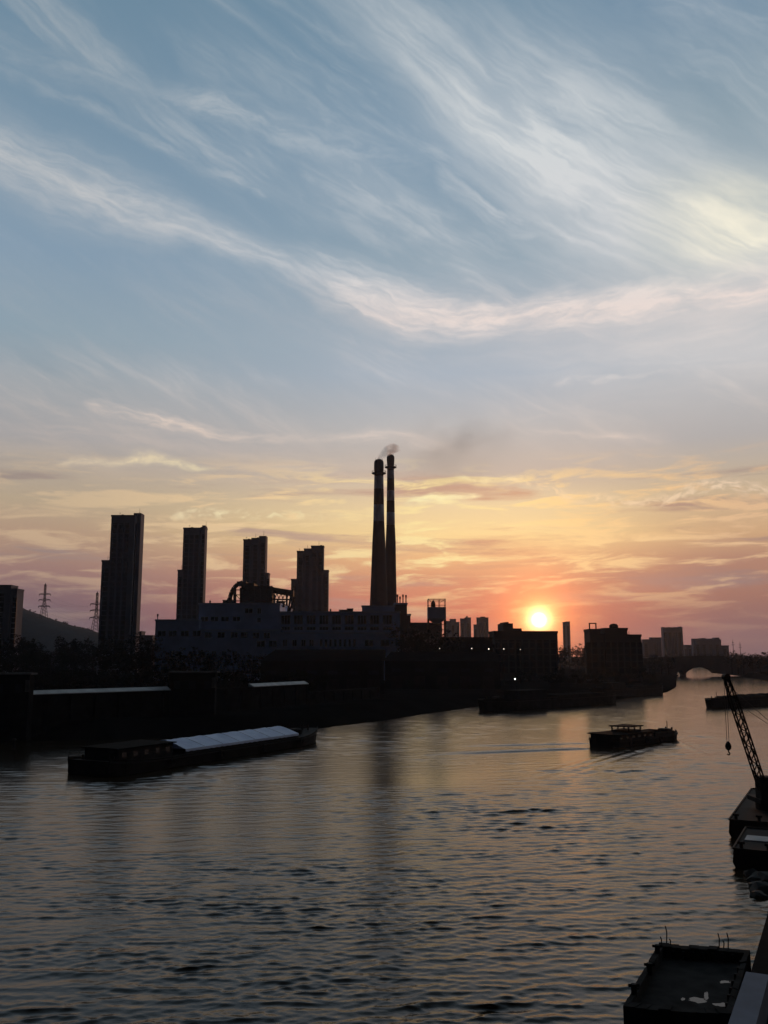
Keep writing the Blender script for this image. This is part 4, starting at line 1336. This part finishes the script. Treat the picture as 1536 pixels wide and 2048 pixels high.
# ------------------------------------------------------------------ quay in the right foreground
qd = Vector((14.6 + 2.2, 34, 0)).normalized()          # direction of the quay edge
qn = Vector((qd.y, -qd.x, 0))                          # towards the land
quay_rot = math.atan2(qd.y, qd.x)
QZ = 3.6
near = gp(1456, 2048, QZ); mid = gp(1492, 1943, QZ); far = gp(1534, 1800, QZ)
qw = thing('quay_wall', 'blue grey quay wall coping running up the right edge of the foreground', 'quay wall', (mid.x, mid.y, 0), 0)
dq = (mid - near).normalized(); nq = Vector((dq.y, -dq.x, 0))


def run(a, b, w, z0, z1, mat, name, parent):
    d = (b - a).normalized(); n_ = Vector((d.y, -d.x, 0))
    m = MB(); m.prism([(a.x, a.y), (b.x, b.y), (b.x + n_.x * w, b.y + n_.y * w), (a.x + n_.x * w, a.y + n_.y * w)], z0, z1)
    return m.build(name, M[mat], parent)


run(near - dq * 14, mid, .78, -1, QZ, 'bluecoping', 'coping', qw)
run(mid + dq * .003 + nq * .12, far + dq * 14, .70, -1, QZ - .12, 'dkconcrete', 'coping', qw)
m = MB(); a = near - dq * 14 + nq * .8; b = far + dq * 14 + nq * 1.0
m.prism([(a.x, a.y), (b.x, b.y), (b.x + nq.x * 26, b.y + nq.y * 26), (a.x + nq.x * 26, a.y + nq.y * 26)], 1, QZ - .9); m.build('quay_floor', M['dkconcrete'], qw)

PZ = 2.9
fl_, fr_ = gp(1318, 1886, PZ), gp(1500, 1898, PZ)
nl_ = gp(1246, 2012, PZ)
pf = thing('open_hold_barge', 'dark open hold barge with pale puddles inside and steel rods on its rim, beside quay', 'barge', (fl_.x, fl_.y, 0), 0)
nr_ = nl_ + (fr_ - fl_) * .98
FLZ = 2.48
C_ = [nl_, nr_, fr_, fl_]
ctr = sum(C_, Vector()) / 4
IN = [c_ + (ctr - c_).normalized() * .52 for c_ in C_]
m = MB()
for k in range(4):                                       # four thick sides with a chamfered, dented rim
    a, b, c_, d_ = C_[k], C_[(k + 1) % 4], IN[(k + 1) % 4], IN[k]
    NS = 9; rr = random.Random(30 + k)
    for q_ in range(NS):
        f, g_ = q_ / NS, (q_ + 1) / NS
        z_ = PZ + rr.uniform(-.05, .04)
        pts4 = [a.lerp(b, f), a.lerp(b, g_), d_.lerp(c_, g_), d_.lerp(c_, f)]
        m.prism([(v.x, v.y) for v in pts4], -1, z_)
m.build('hull', M['hold'], pf)
m = MB(); m.prism([(v.x, v.y) for v in [c_ + (ctr - c_).normalized() * .515 for c_ in C_]], -.9, FLZ); m.build('hold_floor', M['hold'], pf)
for k in range(1, 8):                                    # stiffeners on the far and right inner sides
    for (a, b) in ((IN[2], IN[3]), (IN[1], IN[2])):
        v = a.lerp(b, k / 8); dv_ = (ctr - v).normalized() * .1
        m = MB(); m.bar((v.x + dv_.x, v.y + dv_.y, FLZ), (v.x + dv_.x, v.y + dv_.y, PZ - .1), .07, 5); m.build('stiffener', M['steel'], pf)
for f, g_ in ((.15, .1), (.5, .06), (.85, .1)):          # bollards on the rim
    v = C_[3].lerp(C_[0], f) + (ctr - C_[3].lerp(C_[0], f)).normalized() * .26
    m = MB(); m.bar((v.x, v.y, PZ - .1), (v.x, v.y, PZ + .32), .11, 8); m.bar((v.x - .2, v.y, PZ + .27), (v.x + .2, v.y, PZ + .27), .06, 6); m.build('bollard', M['steel'], pf)
for px, py, h in ((1333, 1884, 1.1), (1322, 1888, .5), (1340, 1888, .35), (1438, 1893, .9), (1456, 1894, .95), (1447, 1893, .4)):
    p = gp(px, py, PZ); m = MB(); h *= .58
    m.bar((p.x, p.y, PZ - .1), (p.x + .03, p.y, PZ + h * .6), .024, 6); m.bar((p.x + .03, p.y, PZ + h * .6), (p.x - .01, p.y + .02, PZ + h), .024, 6); m.build('steel_rod', M['steel'], pf)
pud = bpy.data.materials.new('puddle_water'); pud.use_nodes = True
pp = pud.node_tree.nodes['Principled BSDF']; pp.inputs['Base Color'].default_value = (.02, .02, .02, 1); pp.inputs['Roughness'].default_value = .03; pp.inputs['IOR'].default_value = 1.2
M['puddle'] = pud
rp = random.Random(4)
for px, py, rx, ry in ((1396, 2000, 22, 6), (1412, 1992, 5, 9), (1366, 1998, 5, 3.5), (1440, 2009, 18, 4), (1450, 1964, 14, 3)):
    m = MB(); pts_ = []
    for k in range(20):
        a = 2 * math.pi * k / 20; s = rp.uniform(.6, 1.15)
        v = gp(px + rx * s * math.cos(a), py - ry * s * math.sin(a), FLZ + .004); pts_.append((v.x, v.y))
    m.add([(x, y, FLZ + .004) for x, y in pts_], [tuple(range(20))]); o = m.build('puddle', M['puddle'], pf)
    if o.data.polygons[0].normal.z < 0: o.data.flip_normals()

# rocks at the foot of the quay
for i, (px, py, s) in enumerate(((1507, 1752, .7), (1524, 1762, .9), (1516, 1775, .6), (1531, 1783, 1.0), (1519, 1795, .55), (1540, 1765, 1.1))):
    p = gp(px, py); rr = random.Random(20 + i)
    bm = bmesh.new(); bmesh.ops.create_icosphere(bm, subdivisions=2, radius=s)
    for v in bm.verts: v.co *= rr.uniform(.75, 1.15); v.co.z *= .6
    me = bpy.data.meshes.new('rock'); bm.to_mesh(me); bm.free(); me.materials.append(M['rock'])
    o = bpy.data.objects.new('rock', me); o.location = (p.x, p.y, .05); o.rotation_euler = (0, 0, rr.uniform(0, 6)); col.objects.link(o)
    tag(o, 'dark wet rock breaking the water below the front pontoon', 'rock', 'rocks at the foot of the quay')

# ------------------------------------------------------------------ crane barge and pontoon
def pontoon(name, corner_px, depth, length, zt, label, mat='hull'):
    p = gp(*corner_px)
    d = Vector((math.cos(R(-27)), math.sin(R(-27)), 0)); n_ = Vector((-d.y, d.x, 0))
    t = thing(name, label, 'pontoon', p, 0)
    m = MB(Matrix.Translation(p) @ Matrix.Rotation(R(-27), 4, 'Z'))
    # raked end on the river side
    pts_ = [(.55, -.8), (0, .35), (.1, zt), (length, zt), (length, -.8)]
    m.slab(pts_, 0, depth); m.build('hull', M[mat], t)
    m = MB(Matrix.Translation(p) @ Matrix.Rotation(R(-27), 4, 'Z'))
    m.box(.15, length, -.1, -.003, zt - .3, zt + .12); m.box(.02, .14, 0, depth, zt + .002, zt + .12); m.box(.15, length, depth + .003, depth + .1, zt - .3, zt + .12)
    m.build('rubbing_strake', M['steel'], t)
    for k in range(3):
        m = MB(Matrix.Translation(p) @ Matrix.Rotation(R(-27), 4, 'Z'))
        x = .6 + k * 1.8
        m.bar((x, .4, zt - .1), (x, .4, zt + .5), .13, 8); m.bar((x - .25, .4, zt + .42), (x + .25, .4, zt + .42), .09, 6); m.build('bollard', M['steel'], t)
    return t, Matrix.Translation(p) @ Matrix.Rotation(R(-27), 4, 'Z')


cb, CF = pontoon('crane_pontoon', (1458, 1674), 20, 5.5, 1.35, 'dark pontoon carrying the lattice jib crane at the right edge')
fp, FF = pontoon('work_pontoon', (1466, 1735), 9.0, 5.5, 1.25, 'dark work pontoon with a wet deck reflection painted as a pale strip, in front of the crane pontoon')
m = MB(FF); m.box(.5, 2.6, 3.6, 5.6, 1.253, 1.33); m.build('painted_deck_glint', M['coping'], fp)  # pale slab painted in for the reflection on the wet deck
m = MB(FF); m.box(2.9, 5.2, 1.5, 6.2, 1.252, 2.7); hh = m.build('deck_box', M['cabin'], fp)

# crane
base = CF @ Vector((2.9, 7.6, 1.352))
foot = at(1532, 1597, base.y - 1.0)
tip = at(1452, 1354, base.y - 4)
cr = thing('jib_crane', 'black lattice jib crane leaning left with a hook block on two ropes', 'crane', base, 0)
m = MB(); m.lathe(base.x, base.y, [(1.4, 1.355), (1.4, 2.0)], 20); m.build('slew_ring', M['steel'], cr)
m = MB(); m.box(base.x - 1.6, base.x + 2.6, base.y - 1.5, base.y + 1.5, 2.003, 2.4); m.box(base.x + .8, base.x + 2.6, base.y - 1.5, base.y + 1.5, 2.402, 4.4); m.build('machinery_house', M['steel'], cr)
m = MB(); m.box(base.x - 1.5, base.x + .4, base.y - 1.5, base.y - .2, 2.402, 4.3); o = m.build('cab', M['cabin'], cr)
m = MB(); m.box(base.x - 1.3, base.x + .2, base.y - 1.53, base.y - 1.503, 3.2, 4.1); m.build('window', M['glass'], o)
m = MB()
ax = (tip - foot); Lj = ax.length; ax.normalize()
sx = ax.cross(Vector((0, 1, 0))).normalized(); sy = ax.cross(sx).normalized()
NB = 15
hw = lambda f: .30 * min(1, .55 + f * 4, .55 + (1 - f) * 2.2)
C4 = lambda f, i, j: foot + ax * (Lj * f) + sx * (i * hw(f)) + sy * (j * hw(f))
for i in (-1, 1):
    for j in (-1, 1): m.path([C4(k / NB, i, j) for k in range(NB + 1)], .07, 5)
for k in range(NB):
    f, g = k / NB, (k + 1) / NB
    s = 1 if k % 2 else -1
    for j in (-1, 1): m.bar(C4(f, s, j), C4(g, -s, j), .05, 4); m.bar(C4(g, -1, j), C4(g, 1, j), .03, 4)
    for i in (-1, 1): m.bar(C4(f, i, s), C4(g, i, -s), .05, 4)
jb = m.build('jib', M['steel'], cr)
m = MB(); m.bar(tip + Vector((0, -.35, 0)), tip + Vector((0, .35, 0)), .28, 14); m.build('sheave', M['steel'], jb)
hook = at(1456, 1484, tip.y)
m = MB()
for o_ in (-.09, .09): m.bar(tip + Vector((o_ - .1, 0, 0)), hook + Vector((o_, 0, 0)), .022, 5)
m.build('hoist_rope', M['rope'], cr)
m = MB(); z1, z0 = hook.z, at(1456, 1500, tip.y).z
m.lathe(hook.x, tip.y, [(.10, z0 - .02), (.24, z0 + .12), (.27, (z0 + z1) / 2), (.2, z1 - .12), (.08, z1 + .05)], 12)
hk = m.build('hook_block', M['steel'], cr)
m = MB(); m.path([Vector((hook.x, tip.y, z0)), Vector((hook.x, tip.y, z0 - .16)), Vector((hook.x + .12, tip.y, z0 - .3)), Vector((hook.x + .02, tip.y, z0 - .42)), Vector((hook.x - .13, tip.y, z0 - .33))], .055, 6); m.build('hook', M['steel'], hk)
ap = Vector((base.x + 2.4, base.y, 7.2))
m = MB()
for o_ in (-.5, .5):
    m.bar((base.x + 2.5, base.y + o_, 4.402), ap + Vector((0, o_, 0)), .09); m.bar((base.x + 1.2, base.y + o_, 4.402), ap + Vector((0, o_, 0)), .09)
m.build('gantry_frame', M['steel'], cr)
m = MB()
mid_j = foot + ax * Lj * .80
m.bar(mid_j, ap + Vector((0, -.4, 0)), .024, 5); m.bar(foot + ax * Lj * .93, ap + Vector((0, .4, 0)), .024, 5); m.build('pendant_rope', M['rope'], cr)

# ------------------------------------------------------------------ smoke from the left chimney
def smoke_volume(name, pts_, dens, colr, Y, label, nscale=.25, aniso=.3):
    m = MB(); n_ = 20
    vs = []
    P_ = [(at(px, py, Y), r) for px, py, r in pts_]
    rr = random.Random(3)
    # resample for a smooth closed tube
    S = []
    for k in range(len(P_) - 1):
        for f in (0, .33, .66): S.append((P_[k][0].lerp(P_[k + 1][0], f), P_[k][1] + (P_[k + 1][1] - P_[k][1]) * f))
    S.append(P_[-1])
    for i_, (c_, r) in enumerate(S):
        tg = (S[min(i_ + 1, len(S) - 1)][0] - S[max(i_ - 1, 0)][0]).normalized()
        nz_ = Vector((-tg.z, 0, tg.x)).normalized()
        for k in range(n_):
            a = 2 * math.pi * k / n_; q_ = r * rr.uniform(.94, 1.06)
            v_ = c_ + nz_ * (q_ * math.cos(a)) + Vector((0, q_ * math.sin(a), 0)); vs.append(tuple(v_))
    fs = [(i * n_ + k, i * n_ + (k + 1) % n_, (i + 1) * n_ + (k + 1) % n_, (i + 1) * n_ + k) for i in range(len(S) - 1) for k in range(n_)]
    fs += [tuple(range(n_))[::-1], tuple(range((len(S) - 1) * n_, len(S) * n_))]
    m.add(vs, fs)
    mt = bpy.data.materials.new(name); mt.use_nodes = True; t_ = mt.node_tree; t_.nodes.remove(t_.nodes['Principled BSDF'])
    out = t_.nodes['Material Output']; pv = t_.nodes.new('ShaderNodeVolumePrincipled')
    pv.inputs['Color'].default_value = (*colr, 1); pv.inputs['Anisotropy'].default_value = aniso
    c_ = t_.nodes.new('ShaderNodeTexCoord'); nz = t_.nodes.new('ShaderNodeTexNoise'); nz.inputs['Scale'].default_value = nscale; nz.inputs['Detail'].default_value = 4
    t_.links.new(c_.outputs['Object'], nz.inputs['Vector'])
    mr = t_.nodes.new('ShaderNodeMapRange'); mr.inputs[1].default_value = .35; mr.inputs[2].default_value = .7; mr.inputs[3].default_value = 0; mr.inputs[4].default_value = dens
    t_.links.new(nz.outputs['Fac'], mr.inputs[0]); t_.links.new(mr.outputs[0], pv.inputs['Density']); t_.links.new(pv.outputs[0], out.inputs['Volume'])
    o = m.build(name, mt)
    return tag(o, label, 'smoke', None, 'stuff')


smoke_volume('smoke_plume', [(756, 923, 1.4), (760, 917, 1.8), (765, 911, 2.3), (771, 905, 2.8), (778, 900, 3.1), (785, 897, 3.2), (792, 897, 2.8), (798, 899, 1.6), (802, 901, .4)], .34, (.97, .96, .96), 520, 'white puff of smoke blowing right from the thicker chimney', .22, .5)


def smoke_bank(name, px0, px1, py0, py1, Y, depth, dens, label):
    """a loose bank of smoke that thins out towards its edge"""
    a, b = at(px0, py1, Y), at(px1, py0, Y)
    bm = bmesh.new(); bmesh.ops.create_icosphere(bm, subdivisions=4, radius=1.0)
    me = bpy.data.meshes.new(name); bm.to_mesh(me); bm.free(); me.shade_smooth()
    o = bpy.data.objects.new(name, me); col.objects.link(o)
    o.location = (a + b) / 2; o.scale = ((b.x - a.x) / 2, depth, (b.z - a.z) / 2); o.rotation_euler = (0, R(-9), 0)
    mt = bpy.data.materials.new(name); mt.use_nodes = True; t_ = mt.node_tree; t_.nodes.remove(t_.nodes['Principled BSDF'])
    pv = t_.nodes.new('ShaderNodeVolumePrincipled'); pv.inputs['Color'].default_value = (.42, .36, .36, 1); pv.inputs['Anisotropy'].default_value = .2
    c_ = t_.nodes.new('ShaderNodeTexCoord')
    gr = t_.nodes.new('ShaderNodeTexGradient'); gr.gradient_type = 'QUADRATIC_SPHERE'; t_.links.new(c_.outputs['Object'], gr.inputs[0])
    nz = t_.nodes.new('ShaderNodeTexNoise'); nz.inputs['Scale'].default_value = 2.6; nz.inputs['Detail'].default_value = 4; t_.links.new(c_.outputs['Object'], nz.inputs['Vector'])
    mr = t_.nodes.new('ShaderNodeMapRange'); mr.inputs[1].default_value = .38; mr.inputs[2].default_value = .7; mr.inputs[4].default_value = dens
    t_.links.new(nz.outputs['Fac'], mr.inputs[0])
    mu = t_.nodes.new('ShaderNodeMath'); mu.operation = 'MULTIPLY'; t_.links.new(gr.outputs['Fac'], mu.inputs[0]); t_.links.new(mr.outputs[0], mu.inputs[1])
    t_.links.new(mu.outputs[0], pv.inputs['Density']); t_.links.new(pv.outputs[0], t_.nodes['Material Output'].inputs['Volume'])
    me.materials.append(mt)
    return tag(o, label, 'smoke', None, 'stuff')


smoke_bank('smoke_drift', 730, 1090, 800, 1000, 520, 34, .03, 'faint brown smoke drifting right behind the taller chimney')

# ------------------------------------------------------------------ haze
m = MB(); m.box(-4200, 4200, -400, 6300, -2.2, 175.0)
hz = bpy.data.materials.new('haze'); hz.use_nodes = True
t_ = hz.node_tree; t_.nodes.remove(t_.nodes['Principled BSDF'])
pv = t_.nodes.new('ShaderNodeVolumePrincipled')
pv.inputs['Color'].default_value = (.74, .80, 1.0, 1); pv.inputs['Density'].default_value = 5.0e-5; pv.inputs['Anisotropy'].default_value = .65
t_.links.new(pv.outputs[0], t_.nodes['Material Output'].inputs['Volume'])
tag(m.build('haze', hz), kind='stuff')
